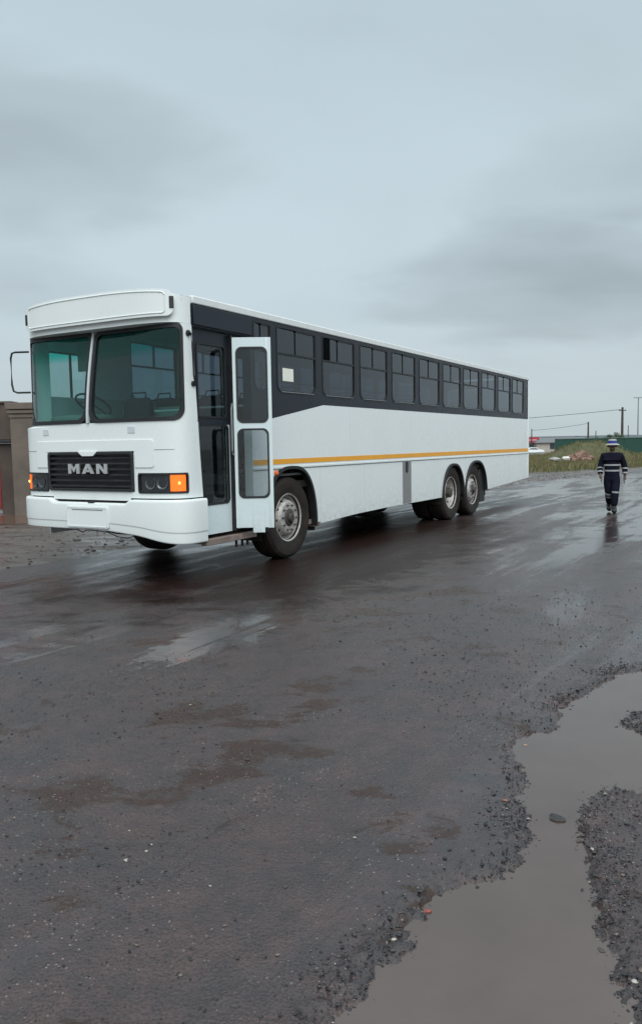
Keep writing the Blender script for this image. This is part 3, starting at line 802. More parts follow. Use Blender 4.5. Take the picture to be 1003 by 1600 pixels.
# far side
def far_segs(x):
    lo = .43; segs = None
    for cx, a in AC:
        t = abs(x-cx)/a
        if t < 1: lo = max(lo, .3+.8*(1-t**2.5)**.4)
    segs = [(lo, ZBT)]
    for a, c in [(.42, 1.22)]+list(wins()):
        w = span(x, a, c, 2.185 if a > 1 else 1.9, 3.025 if a > 1 else 2.75, .045, .10)
        if w: segs = [(lo, w[0]), (w[1], ZBT)]
    return segs
xs_ = [.35, LEN]
for a, c in [(.42, 1.22)]+list(wins()): xs_ += smp(a, c, .10, 4, 1)
for cx, a in AC: xs_ += [cx+a*math.sin(t) for t in np.linspace(-math.pi/2, math.pi/2, 20)]
mb = MB(); colfill(mb, map_far, xs_, far_segs, 0, .03); mb.build('side_panel', M['paint'], bus)
for a, c in wins(): side_window(map_far, a, c)
mb = MB(); ring(mb, map_far, .422, 1.218, 1.902, 2.748, .045, .1, .02, .006, .03, step=.5); mb.box(.80, .825, W-.02, W+.004, 1.91, 2.74)
w = mb.build('window', M['rubber'], bus); w['label'] = 'driver side window'
mb = MB(); pane(mb, map_far, .43, 1.21, 1.91, 2.74, .04, .09, -.012, .004); mb.build('pane', M['glass_door'], w)
# rear wall
mb = MB()
def map_rear(y, off, z): return (LEN+off, y, z)
RW = (.35, 2.2)
def rear_segs(y):
    w = span(y, *RW, 2.15, 2.9, .1, .1); return [(.54, w[0]), (w[1], 3.12)] if w else [(.54, 3.12)]
colfill(mb, map_rear, [0, W]+smp(*RW, .1), rear_segs, 0, .04); mb.build('rear_panel', M['paint'], bus)
mb = MB(); pane(mb, map_rear, .36, 2.19, 2.16, 2.89, .09, .09, -.01, .005); mb.build('rear_window', M['glass_side'], bus)
mb = MB(); mb.box(LEN-.05, LEN+.012, -.012, .05, .545, ZR+.01); mb.box(LEN-.05, LEN+.012, W-.05, W+.012, .545, ZR+.01); mb.build('corner_trim', M['paint'], bus, bevel=.01)
# underbody and chassis
mb = MB()
mb.box(.2, 13.6, .75, .85, .55, .85); mb.box(.2, 13.6, 1.7, 1.8, .55, .85)
mb.box(.05, 1.5, .45, 2.4, .58, .9); mb.box(3.2, 7.4, .12, .6, .50, .9); mb.box(3.6, 6.8, 1.9, 2.4, .48, .9); mb.box(10.7, 13.6, .1, 2.4, .62, .95)
mb.box(1.4, 13.7, .05, W-.05, .93, 1.02)
mb.build('chassis', M['dark'], bus)
mb = MB()
for x in (2.20, 8.30, 9.60): mb.tube([(x, .3, .50), (x, W-.3, .50)], .09, 10)
mb.lathe([(.001, -.2), (.2, -.12), (.25, 0), (.2, .12), (.001, .2)], 16, 'y', (8.30, W/2, .5)); mb.build('axle', M['dark'], bus)
# interior
mb = MB(); mb.box(1.42, 13.8, .04, W-.04, 1.1, 1.13); mb.box(.02, 1.42, 1.2, W-.08, .95, .98); mb.box(.15, 1.42, .08, 1.2, .56, .59); mb.build('cabin_floor', M['floor'], bus)
mb = MB(); mb.box(.35, 13.8, W-.055, W-.032, 1.27, 2.17); mb.box(1.42, 13.8, .032, .055, 1.27, 2.17); mb.build('interior_lining', M['int_light'], bus)
mb = MB(); mb.box(1.40, 1.42, 0.05, 1.2, .58, 1.12); mb.box(.6, 1.4, .55, 1.2, .6, .82); mb.build('entry_steps', M['floor'], bus)
mb = MB()
def map_d(s, off, z): return map_brow(s, off, z)
colfill(mb, map_brow, np.linspace(s_of_Y(.2), s_of_Y(2.42), 24), lambda s: [(1.2, 1.84)], -.09, .34); mb.build('dashboard', M['int_grey'], bus, bevel=.03)
mb = MB(); mb.box(.3, .62, 1.55, 2.35, 1.5, 1.92); mb.build('instrument_binnacle', M['int_grey'], bus, bevel=.04)
mb = MB(); c = Vector((.72, 2.02, 2.06)); ax = Vector((.55, 0, .83)).normalized(); u_ = Vector((0, 1, 0)); v_ = ax.cross(u_)
mb.tube([c+u_*.23*math.cos(t)+v_*.23*math.sin(t) for t in np.linspace(0, 2*math.pi, 33)[:-1]], .014, 8, closed=True)
for t in (.3, 2.4, 4.5): mb.tube([c, c+u_*.23*math.cos(t)+v_*.23*math.sin(t)], .01, 6)
mb.tube([c, c-ax*.4], .025, 8); mb.build('steering_wheel', M['rubber'], bus)
def seat_mesh(wd, high=1.10):
    mb = MB(); mb.box(0, .42, 0, wd, .38, .48)
    for k in range(int(round(wd/.45))):
        y0 = k*.45+.015; y1 = y0+.42
        P = [(z, x) for z, x in ((.45, .40), (.8, .47), (1.02, .52), (1.10, .525))]
        prof = [(.40, .46), (.46, .80), (.505, 1.03), (.53, high), (.58, high), (.60, 1.02), (.55, .8), (.49, .46)]
        n = len(prof)
        for j, (ya, yb, k0) in enumerate(((y0, y0+.05, .93), (y0+.05, y1-.05, 1), (y1-.05, y1, .93))):
            for i in range(n):
                i2 = (i+1) % n
                def Q(i, y, kk): x, z = prof[i]; return (x, y, .46+(z-.46)*kk)
                ka, kb = (.93, 1) if j == 0 else ((1, 1) if j == 1 else (1, .93))
                mb.quad(Q(i, ya, ka), Q(i2, ya, ka), Q(i2, yb, kb), Q(i, yb, kb))
        mb.tube([(.55, y0+.08, high-.02), (.57, y0+.1, high+.07), (.57, y1-.1, high+.07), (.55, y1-.08, high-.02)], .012, 6)
    for y in (.08, wd-.08): mb.box(.05, .09, y-.02, y+.02, 0, .38); mb.box(.36, .40, y-.02, y+.02, 0, .38)
    return mb
s2 = seat_mesh(.9).build('passenger_seat', M['seat'], bus); s3 = seat_mesh(1.2).build('passenger_seat', M['seat'], bus)
s2.location = (2.1, .07, 1.13); s3.location = (1.9, W-1.28, 1.13)
for k in range(1, 14):
    a = s2.copy(); col.objects.link(a); a.parent = bus; a.location = (2.1+.82*k, .07, 1.13)
    a = s3.copy(); col.objects.link(a); a.parent = bus; a.location = (1.9+.84*k, W-1.28, 1.13)
ds_ = seat_mesh(.45, 1.2).build('driver_seat', M['seat'], bus); ds_.location = (1.0, 1.78, .98); ds_.scale = (1, 1.1, 1)
mb = MB(); mb.box(1.68, 1.71, 1.35, W-.06, 1.0, 2.05); mb.build('driver_partition', M['int_light'], bus)
mb = MB()
for x, y in ((1.44, 1.18), (1.7, 1.32), (1.45, .1), (3.4, 1.15), (6.0, 1.15)): mb.tube([(x, y, 1.0), (x, y, 3.1)], .017, 8)
mb.tube([(1.44, .1, 2.0), (1.44, 1.18, 2.0)], .015, 8); mb.build('grab_pole', M['trim'], bus)
mb = MB(); mb.tube([(.9, .6, 1.0), (.9, .6, 2.0)], .016, 8); mb.tube([(.9, .6, 1.95), (.9, 1.15, 1.95)], .016, 8); mb.build('entry_rail', M['trim'], bus)
mb = MB(); mb.box(.42, .45, 1.62, 1.95, 2.45, 2.80); mb.build('sun_visor', M['int_grey'], bus, bevel=.008)
# doors
dl = MB(); YD = .05
def map_l1(s, off, z): return (s, YD-off, z)
L1a, L1b = .285, .955
def l1_up(x):
    w = span(x, .36, .90, 1.83, 2.66, .05, .04); return [(1.755, w[0]), (w[1], 2.80)] if w else [(1.755, 2.80)]
def l1_lo(x):
    w = span(x, .315, .915, .835, 1.7505, .05, .07); return [(.495, w[0]), (w[1], 1.752)] if w else [(.495, 1.752)]
door1 = MB(); colfill(door1, map_l1, [L1a, L1b]+smp(.36, .90, .05), l1_up, .0, .035); d1 = door1.build('door', M['black'], bus, bevel=.004); d1['label'] = 'closed front door leaf, black above and white below'
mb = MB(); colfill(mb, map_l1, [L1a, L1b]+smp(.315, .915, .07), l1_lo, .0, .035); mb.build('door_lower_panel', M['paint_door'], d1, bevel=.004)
mb = MB(); ring(mb, map_l1, .355, .905, 1.825, 2.665, .05, .045, .022, .008, .02, .3); ring(mb, map_l1, .31, .92, .83, 1.7535, .05, .07, .022, .006, .02, .3); mb.build('door_seal', M['rubber'], d1)
mb = MB(); pane(mb, map_l1, .37, .89, 1.84, 2.65, .04, .035, -.012, .004); pane(mb, map_l1, .325, .905, .845, 1.735, .045, .06, -.012, .004); mb.build('door_glass', M['glass_door'], d1)
# open leaf: a flat leaf running outwards from the middle of the doorway
o2 = Vector((.965, .0, 0)); ux = Vector((math.sin(TH), -math.cos(TH), 0)); un = Vector((-math.cos(TH), -math.sin(TH), 0))
ux = (Matrix.Rotation(R(3), 4, 'Z') @ ux); un = (Matrix.Rotation(R(3), 4, 'Z') @ un)
def map_l2(s, off, z): v = o2+ux*s+un*off; return (v.x, v.y, z)
def l2(s):
    a = span(s, .042, .405, 1.775, 2.655, .07, .07); b = span(s, .042, .405, .885, 1.705, .07, .07)
    lo = .525 if s > .38 else (.47 if .20 < s < .34 else .53)
    return [(lo, b[0]), (b[1], a[0]), (a[1], 2.765)] if a else [(lo, 2.765)]
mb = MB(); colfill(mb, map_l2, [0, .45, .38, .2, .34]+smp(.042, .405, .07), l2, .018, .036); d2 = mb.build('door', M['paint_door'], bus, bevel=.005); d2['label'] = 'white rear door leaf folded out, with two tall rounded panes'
mb = MB()
for z0, z1 in ((1.772, 2.658), (.882, 1.708)): ring(mb, map_l2, .038, .409, z0, z1, .072, .072, .022, .026, .052, .3)
mb.build('door_seal', M['rubber'], d2)
mb = MB()
for z0, z1 in ((1.785, 2.645), (.895, 1.695)): pane(mb, map_l2, .05, .397, z0, z1, .06, .06, .002, .004)
mb.build('door_glass', M['glass_door'], d2)
mb = MB(); mb.tube([map_l2(-.012, .03, 2.0), map_l2(-.022, .05, 1.93), map_l2(-.022, .05, 1.45), map_l2(-.012, .03, 1.40)], .012, 8); mb.build('door_handle', M['seam'], d2)
mb = MB(); mb.box(.945, .985, .0, .05, .5, 2.79); mb.build('hinge_post', M['rubber'], d2)
mb = MB(); mb.box(.352, 1.34, -.03, .05, .385, .455); mb.box(.36, 1.34, .05, .5, .40, .44); stp = mb.build('door_step', M['step'], bus, bevel=.006)
for x in (.95, 1.07, 1.18):
    mb = MB(); mb.box(x, x+.02, -.005, .02, .30, .384); mb.build('step_bracket', M['dark'], bus)
mb = MB(); mb.box(DX1-.005, DX1+.03, .001, .12, .5, 1.76); mb.build('door_jamb', M['paint'], bus)
mb = MB(); mb.box(DX1-.005, DX1+.03, .001, .12, 1.765, 2.8); mb.build('door_jamb', M['black'], bus)
# mirror arms
xm = .17
mb = MB()
P = [(-.02, .03, 2.72), (-.07, -.05, 2.72), (-.07, -.055, 2.3), (-.03, -.05, 2.2), (.14, -.01, 2.19)]
P = [(xm, -.002, 2.73), (xm-.01, -.05, 2.725), (xm+.0, -.055, 2.6), (xm+.01, -.055, 2.28), (xm+.04, -.045, 2.21), (xm+.06, -.002, 2.19)]
mb.tube(P, .010, 8)
mb.lathe([(.001, -.03), (.03, -.02), (.035, 0), (.001, 0)], 12, 'y', (xm, 0, 2.73)); mb.lathe([(.001, -.03), (.028, -.02), (.032, 0), (.001, 0)], 12, 'y', (xm+.06, 0, 2.19)); mb.build('mirror_arm', M['rubber'], bus)
mb = MB(); yo = W
mb.tube([(.05, yo-.13, 2.69), (-.02, yo+.03, 2.69), (-.03, yo+.075, 2.68), (-.03, yo+.10, 2.62), (-.03, yo+.10, 2.30), (-.03, yo+.075, 2.22), (-.02, yo+.02, 2.20), (.05, yo-.13, 2.20)], .012, 8); mb.build('mirror_arm', M['rubber'], bus)

# --- wheels.  built at origin, axis = y, outward = -y
RT = .546
def wheel(kind):
    """kind 'steer' (raised hub, shallow disc) or 'drive' (deep dished disc)"""
    root = MB()
    w = .28
    prof = [(.30, 0), (.345, -.012), (.43, -.035), (.50, -.028), (.535, .0), (RT, .035), (RT, .075), (RT-.013, .079), (RT-.013, .09), (RT, .094), (RT, .13), (RT-.013, .134), (RT-.013, .146), (RT, .15), (RT, .19), (RT-.013, .194), (RT-.013, .206), (RT, .21), (RT, .245), (.535, .28), (.50, .305), (.43, .31), (.34, .29), (.30, .28), (.285, .14)]
    root.lathe(prof, 56); ty = root.build('wheel', M['tyre'], bus, sharp=28)
    mb = MB()
    if kind == 'drive': dd = .155
    else: dd = .045
    mb.lathe([(.318, -.012), (.325, .0), (.305, .012), (.290, .05), (.272, .09), (.268, .25), (.285, .29), (.30, .29), (.30, .0)], 56); mb.build('rim', M['rim'], ty, sharp=30)
    # disc with hand holes
    def depth(r):
        if kind == 'steer': return float(np.interp(r, [.0, .13, .145, .20, .225, .262, .272], [-.02, -.02, -.018, -.016, .0, .085, .10]))
        return float(np.interp(r, [0, .13, .19, .225, .262, .272], [.16, .16, .158, .14, .085, .07]))
    def mp(s, off, r): return (r*math.cos(s), depth(r)-off, r*math.sin(s))
    nh = 10
    def sg(s):
        k = (s/(2*math.pi)*nh) % 1; t = abs(k-.5)/.15
        if t < 1:
            q = .014*math.sqrt(1-t*t); return [(.12, .2), (.2, .243-q), (.243+q, .274)]
        return [(.12, .2), (.2, .243), (.243, .274)]
    an = sorted(set([2*math.pi*(k+f)/nh for k in range(nh) for f in (0, .175, .35, .37, .4, .5, .6, .63, .65, .825)]+[2*math.pi]))
    mb = MB(); colfill(mb, mp, an, sg, 0, .012, 3); mb.build('wheel_disc', M['rim'], ty, sharp=40)
    mb = MB()
    if kind == 'steer':
        mb.lathe([(.001, -.075), (.05, -.072), (.062, -.06), (.066, -.035), (.10, -.03), (.118, -.016), (.122, .03), (.001, .03)], 32)
    else:
        mb.lathe([(.001, -.02), (.08, -.015), (.095, .0), (.10, .05), (.12, .10), (.135, .15), (.135, .18), (.001, .18)], 32)
    mb.build('hub', M['hub'], ty)
    for k in range(10):
        a = 2*math.pi*(k+.25)/10; r = .168; dp = depth(r)
        mb = MB(); mb.lathe([(.001, -.040), (.009, -.036), (.010, -.022), (.0155, -.020), (.0165, 0.006), (.001, .006)], 6, 'y', (r*math.cos(a), dp, r*math.sin(a))); mb.build('wheel_nut', M['nut'], ty)
    return ty
ws = wheel('steer'); ws.location = (2.20, .055, RT-.003)
wt = copy_tree(ws, bus); wt.location = (9.60, .055, RT-.065)
wd_ = wheel('drive'); wd_.location = (8.30, .055, RT-.055)
w = copy_tree(ws, bus); w.location = (2.24, W-.055, RT-.003); w.rotation_euler = (0, 0, math.pi)
w = copy_tree(wd_, bus); w.location = (8.30, W-.055, RT-.055); w.rotation_euler = (0, 0, math.pi)
w = copy_tree(ws, bus); w.location = (9.60, W-.055, RT-.065); w.rotation_euler = (0, 0, math.pi)
ws.rotation_euler = (0, R(12), 0); wt.rotation_euler = (0, R(77), 0)
for X in (8.30,):
    for Y in (.40, W-.40-.28):   # inner twin tyres
        mb = MB(); mb.lathe([(.30, 0), (.43, -.03), (.52, -.015), (RT, .03), (RT, .25), (.52, .295), (.43, .3), (.30, .28)], 40, 'y', (X, Y, RT-.055)); mb.build('inner_tyre', M['tyre'], bus)

# ------------------------------------------------------------------ WALL / GATE on the left
M['plaster'] = simple('weathered_brown_plaster', (.135, .110, .092), .8, var=.28, scale=1.3, bmp=.3, bscale=14)
M['plaster_d'] = simple('dark_brown_plaster', (.075, .056, .047), .75, var=.3, scale=1.6, bmp=.3, bscale=14)  # darker brown plaster for the wall parts and the cap joints
M['red'] = simple('red_painted_steel', (.20, .022, .02), .5, var=.15)
gp = empty('gate_pillar', (-6.8, 18.9, 0)); tag(gp, 'brown plastered gate pillar with stepped cap at the left behind the bus', 'pillar')
def gbox(name, mat, x0, x1, y0, y1, z0, z1, parent, bevel=.012):
    px, py = parent.location.x, parent.location.y
    mb = MB(); mb.box(x0-px, x1-px, y0-py, y1-py, z0, z1); return mb.build(name, mat, parent, bevel=bevel)
gbox('shaft', M['plaster'], -7.27, -6.15, 18.5, 19.5, -.2, 2.24, gp)
for k, (e, z0, z1) in enumerate(((.02, 2.245, 2.33), (.05, 2.345, 2.43), (.08, 2.445, 2.60))):
    gbox('cap_course', M['plaster'], -7.27-e, -6.15+e, 18.5-e, 19.5+e, z0, z1, gp)
gbox('joint_core', M['plaster_d'], -7.25, -6.17, 18.53, 19.45, 2.235, 2.5, gp)
wl = empty('boundary_wall', (-11, 19.2, 0)); tag(wl, 'dark brown plastered wall with a lintel beside the gate pillar at the left edge', 'wall')
gbox('lintel', M['plaster_d'], -22, -7.32, 18.85, 19.25, 1.74, 2.60, wl)
gbox('lintel_ledge', M['rubber'], -22, -7.32, 18.80, 19.2, 1.66, 1.735, wl)
gbox('wall_leaf', M['plaster_d'], -7.74, -7.30, 18.95, 19.2, -.2, 1.655, wl)
gbox('coping', M['plaster_d'], -22, -7.35, 18.8, 19.3, 2.605, 2.66, wl)
gt = empty('red_gate', (-9, 19.05, 0)); tag(gt, 'red steel gate under the lintel of the brown wall at the far left edge', 'gate')
for k in range(8): gbox('gate_panel', M['red'], -7.76-.5*(k+1), -7.765-.5*k, 19.02, 19.06, .05, 1.68, gt)
wp = MB()
n = 26; P = []
for k in range(n):
    a = 2*math.pi*k/n; r = 1+.25*math.sin(3*a+1)+.12*math.sin(5*a)
    P.append((-6.9+1.9*r*math.cos(a), 16.9+1.15*r*math.sin(a), -.015))
wp.add(P+[(-6.9, 16.9, -.015)], [(k, (k+1) % n, n) for k in range(n)]); tag(wp.build('yard_puddle_water', M['water2'], smooth=False), kind='structure')

# ------------------------------------------------------------------ GRAVEL, STONES
def stones(name, pts, rad, mat, kind='stuff', flat=.6):
    base = np.array([(0, 0, 1), (.9, 0, .3), (.28, .86, .3), (-.73, .53, .3), (-.73, -.53, .3), (.28, -.86, .3), (.5, .5, -.5), (-.6, .1, -.6), (.2, -.6, -.5)])
    F = [(0, 1, 2), (0, 2, 3), (0, 3, 4), (0, 4, 5), (0, 5, 1), (1, 6, 2), (2, 6, 7), (2, 7, 3), (3, 7, 4), (4, 7, 8), (4, 8, 5), (5, 8, 1), (1, 8, 6)]
    n = len(pts); nb = len(base)
    a = rng.uniform(0, 6.28, n); sx = rng.uniform(.7, 1.5, n); sy = rng.uniform(.6, 1.1, n); sz = rng.uniform(.5, 1.0, n)*flat
    V = base[None]*np.stack([sx, sy, sz], 1)[:, None]*(1+rng.uniform(-.25, .25, (n, nb, 1)))
    ca, sa = np.cos(a)[:, None], np.sin(a)[:, None]
    X = V[..., 0]*ca-V[..., 1]*sa; Y = V[..., 0]*sa+V[..., 1]*ca
    V = np.stack([X, Y, V[..., 2]], -1)*np.array(rad)[:, None, None]+np.array(pts)[:, None]
    FF = (np.array(F)[None]+(np.arange(n)*nb)[:, None, None]).reshape(-1, 3)
    me = bpy.data.meshes.new(name); me.from_pydata(V.reshape(-1, 3).tolist(), [], FF.tolist()); me.materials.append(mat)
    o = bpy.data.objects.new(name, me); col.objects.link(o)
    if kind: o['kind'] = kind
    return o
m, p, o = new_mat('loose_gravel'); g = N('ShaderNodeNewGeometry')
L(ramp(g.outputs['Random Per Island'], [(0, (.009, .009, .011)), (.5, (.020, .019, .021)), (.80, (.048, .040, .038)), (.93, (.12, .095, .08)), (.985, (.30, .28, .25)), (.995, (.20, .08, .05))], 'CONSTANT'), p.inputs['Base Color'])
p.inputs['Roughness'].default_value = .42; M['gravel'] = m
# band along the pothole shore
def scatter(n, x0, x1, y0, y1, w):
    x = rng.uniform(x0, x1, n); y = rng.uniform(y0, y1, n); k = rng.uniform(0, 1, n) < w(x, y); return x[k], y[k]
def wshore(x, y):
    d = pud(x, y); ds_ = np.maximum(poly_sd(x, y, POLY), -poly_sd(x, y, ISLAND))
    c = fbm(x, y, 3.2, 3, 77)
    right = (x > .8) & (y < 3.5)
    wd = np.where(right, .15, .045+.10*np.clip(c-.3, 0, 1)*1.6)
    return np.where(d > -.02, np.exp(-np.maximum(0, ds_/wd)**1.6), np.exp(-(np.minimum(0, d+.02)/.02)**2)*.3)*np.clip(.25+1.5*(c-.3), .15, 1)
x1, y1 = scatter(230000, -.6, 2.3, 1.5, 5.4, wshore); k = min(len(x1), 30000); x1, y1 = x1[:k], y1[:k]
r1 = np.clip(rng.lognormal(math.log(.0031), .50, k), .0016, .014)
def wopen(x, y):
    c = fbm(x, y, 1.1, 3, 91); return np.where(pud(x, y) > .03, np.clip((c-.36)*2.4, .03, 1), 0)*np.clip(1.4-(y-1.6)/7, .15, 1)
x2, y2 = scatter(26000, -2.4, 3.2, 1.5, 8.0, wopen); k2 = min(len(x2), 9000); x2, y2 = x2[:k2], y2[:k2]
r2 = np.clip(rng.lognormal(math.log(.0034), .5, k2), .0016, .013)
X = np.concatenate([x1, x2]); Y = np.concatenate([y1, y2]); RR = np.concatenate([r1, r2])
Z = np.maximum(road_z(X, Y), WATER_Z-.002)+RR*.15
stones('gravel', np.stack([X, Y, Z], 1), RR, M['gravel'], flat=.75)
# lumps of mud and stones on the rough yard beyond the kerbless road edge
def wy(x, y): e = edge_d(x, y); return np.where((e > .15) & (e < 8) & (grass_d(x, y) < .5), .9*np.exp(-e/4), 0)
x3, y3 = scatter(26000, -8, 14, 8.5, 42, wy); k3 = min(5200, len(x3)); x3, y3 = x3[:k3], y3[:k3]
stones('yard_clods', np.stack([x3, y3, ground_z(x3, y3)+.004], 1), np.clip(rng.lognormal(math.log(.018), .5, k3), .008, .07), simple('wet_clods', (.055, .043, .037), .55, var=.3), flat=.5)
def one_stone(name, x, y, r, c, label, flat=.6, z=None):
    mb = MB(); bm = bmesh.new(); bmesh.ops.create_icosphere(bm, subdivisions=2, radius=1)
    for v in bm.verts:
        q = noise.noise(v.co*1.3+Vector((x*9, y*7, 0))); k = 1+.45*q; v.co = Vector((v.co.x*k*1.35, v.co.y*k, v.co.z*k*flat))*r
    me = bpy.data.meshes.new(name); bm.to_mesh(me); bm.free(); me.materials.append(simple(name+'_stone', c, .5, var=.3, scale=80))
    o = bpy.data.objects.new(name, me); col.objects.link(o); z = max(float(road_z(np.array([x]), np.array([y]))[0]), WATER_Z) if z is None else z
    o.location = (x, y, z+r*flat*.35); o.rotation_euler = (0, 0, x*50); return tag(o, label, 'stone')
one_stone('asphalt_chunk', .93, 3.03, .026, (.02, .02, .021), 'dark jagged asphalt chunk standing in the puddle near its right bank', .45)
one_stone('brick_fragment', .325, 2.42, .009, (.24, .06, .045), 'small red brick fragment on the left shore of the puddle')
one_stone('pebble', .20, 2.27, .0065, (.42, .38, .32), 'pale cream pebble on the left shore near the bottom of the puddle')
one_stone('pebble', .853, 2.06, .008, (.38, .35, .31), 'pale rounded pebble at the lower right bank of the puddle')
one_stone('pebble', 1.0, 3.8, .008, (.25, .17, .12), 'tan pebble where the puddle shore turns, beside the upper left bank')

# ------------------------------------------------------------------ GRASS and field
m, p, o = new_mat('field_grass'); g = N('ShaderNodeNewGeometry')
nz_ = noise_tex(g.outputs['Position'], .22, 4, .6)
gc = ramp(g.outputs['Random Per Island'], [(0, (.060, .085, .022)), (.35, (.095, .110, .030)), (.7, (.155, .140, .055)), (1, (.21, .165, .085))])
gc = mixc(ramp(nz_, [(.40, 0), (.60, .8)]), gc, (.15, .115, .055)); L(gc, p.inputs['Base Color']); p.inputs['Roughness'].default_value = .7; M['grass'] = m
def grass(name, n, x0, x1, y0, y1, w, hmin, hmax, blades=6, bw=.02, spread=.22):
    x, y = scatter(n, x0, x1, y0, y1, w); k = len(x)
    X = np.repeat(x, blades)+rng.normal(0, spread, k*blades); Y = np.repeat(y, blades)+rng.normal(0, spread, k*blades)
    Z = ground_z(X, Y)-.02; m_ = len(X); a = rng.uniform(0, 6.28, m_); hh = rng.uniform(hmin, hmax, m_)*np.repeat(.6+.8*fbm(x, y, .35, 3, 61), blades)
    le = rng.normal(0, .28, (m_, 2))*hh[:, None]; w_ = bw*rng.uniform(.6, 1.5, m_)
    dx, dy = np.cos(a)*w_, np.sin(a)*w_
    V = np.stack([np.stack([X-dx, Y-dy, Z], 1), np.stack([X+dx, Y+dy, Z], 1), np.stack([X+le[:, 0]*.4+dx*.7, Y+le[:, 1]*.4+dy*.7, Z+hh*.6], 1), np.stack([X+le[:, 0], Y+le[:, 1], Z+hh], 1)], 1)
    F = (np.array([[0, 1, 2], [0, 2, 3]])[None]+(np.arange(m_)*4)[:, None, None]).reshape(-1, 3)
    me = bpy.data.meshes.new(name); me.from_pydata(V.reshape(-1, 3).tolist(), [], F.tolist()); me.materials.append(M['grass'])
    o = bpy.data.objects.new(name, me); col.objects.link(o); return tag(o, 'tall green and straw coloured wild grass covering the field beyond the road', 'grass', kind='stuff')
def wg(x, y):
    g_ = grass_d(x, y)+(fbm(x, y, .35, 4, 81)-.5)*4.5
    return np.where(g_ > 0, .30+.9*fbm(x, y, .3, 3, 83), 0)*np.clip(46/y, .35, 1)
m, p, o = new_mat('meadow_soil'); geo = N('ShaderNodeNewGeometry').outputs['Position']
n1 = noise_tex(geo, .35, 8, .7); n2 = noise_tex(geo, 5, 6, .7)
c = ramp(n1, [(.3, (.06, .075, .025)), (.5, (.10, .10, .04)), (.7, (.12, .095, .045))]); c = mixc(ramp(n2, [(.35, .6), (.55, 0)]), c, (.04, .042, .02))
L(c, p.inputs['Base Color']); p.inputs['Roughness'].default_value = .9; bump(n2, 1, .15, p); M['meadow'] = m
def meadow_z(x, y):
    g_ = grass_d(x, y)+(fbm(x, y, .35, 4, 81)-.5)*4.5
    return ground_z(x, y)-.12+.16*sm(-.6, .8, g_)
tag(sheet('field', np.concatenate([np.arange(-10, 70, .45), np.arange(70, 160, 6)]), np.concatenate([np.arange(30, 60, .35), np.arange(60, 125, .9)]), meadow_z, M['meadow'], keep=lambda x, y: grass_d(x, y) > -4), kind='structure')
grass('grass', 60000, 6, 64, 33, 112, wg, .10, .42, 5, .022, .25)

# ------------------------------------------------------------------ FENCE, buildings, poles
def gz(x, y): return float(ground_z(np.array([float(x)]), np.array([float(y)]))[0])
M['green'] = simple('green_sheet', (.022, .075, .058), .5, var=.10, scale=.5)
M['greentrim'] = simple('fence_rail', (.12, .17, .16), .5, var=.1)
fe = empty('sheet_fence', (33, 110, 0)); tag(fe, 'long dark green corrugated sheet fence across the field behind the walking person', 'fence')
pn = MB(); wpl = 2.4; nc = 24
for i in range(nc):
    a, b = wpl*i/nc, wpl*(i+1)/nc; ya, yb = (.03 if i % 2 else -.03), (.03 if (i+1) % 2 else -.03)
    for t in (0, .012): pn.quad((a, ya+t, -.75), (b, yb+t, -.75), (b, yb+t, 1.62), (a, ya+t, 1.62))
first = pn.build('panel', M['green'], fe, smooth=False, clean=False)
for k in range(1, 15):
    q = first.copy(); col.objects.link(q); q.parent = fe; q.location = (wpl*k+.02*k, .05*(k % 2), .008*(k % 3))
mb = MB(); mb.box(0, 36.4, -.10, -.045, 1.63, 1.70); mb.build('top_rail', M['greentrim'], fe)
for k in range(16):
    mb = MB(); mb.box(k*2.42-.05, k*2.42+.03, .07, .13, -.9, 1.72); mb.build('post', M['greentrim'], fe)

def bxw(name, mat, parent, x0, x1, y0, y1, z0, z1, bevel=0):
    return gbox(name, mat, x0, x1, y0, y1, z0, z1, parent, bevel)
M['wallcream'] = simple('cream_render', (.42, .38, .33), .8, var=.08, scale=.8)
M['roofgrey'] = simple('grey_sheet_roof', (.13, .14, .15), .6, var=.1)
M['shopblue'] = simple('pale_blue_shopfront', (.38, .50, .52), .6, var=.06)
M['darkglass'] = simple('dark_window_glass', (.03, .05, .06), .1, var=.1)
M['signred'] = simple('red_sign_paint', (.40, .035, .05), .5, var=.1)
M['signpale'] = simple('faded_sign_print', (.55, .35, .36), .6)
hs = empty('house', (53, 178, 0)); tag(hs, 'low cream house with grey sheet roof half hidden by the green fence', 'house')
bxw('wall', M['wallcream'], hs, 48.6, 62, 176, 184, -1.6, 1.0)
wdw = bxw('window', M['darkglass'], hs, 51.6, 52.9, 175.93, 176.02, -.5, .75)
mb = MB(); mb.add([(48.2-53, -2.6, .95), (62.4-53, -2.6, .95), (62.4-53, 6.6, .95), (48.2-53, 6.6, .95), (50.6-53, 2, 2.15), (60-53, 2, 2.15)], [(0, 1, 5, 4), (1, 2, 5), (2, 3, 4, 5), (3, 0, 4), (0, 3, 2, 1)]); mb.build('roof', M['roofgrey'], hs, smooth=False)
for k, (xa, zz_) in enumerate(((54.5, 2.2),)): bxw('roof_ridge_cap', M['roofgrey'], hs, 50.6, 60, 179.9, 180.1, 2.14, 2.2)
sh = empty('shop', (46, 180, 0)); tag(sh, 'small pale blue shop under a red sign board at the rear corner of the bus', 'shop')
bxw('wall', M['shopblue'], sh, 42, 48.5, 179.2, 185, -1.6, .95)
bxw('awning', M['roofgrey'], sh, 42, 49.9, 178.3, 179.1, .75, .98)
bxw('sign_board', M['signred'], sh, 44.6, 49.8, 178.1, 178.28, 1.0, 2.25)
bxw('sign_text_bar', M['signpale'], sh, 45.4, 49.2, 178.04, 178.095, 1.45, 1.75)
for x in (46.6, 48.9-.9): bxw('window', M['darkglass'], sh, x, x+.75, 179.1, 179.19, -.75, .45)
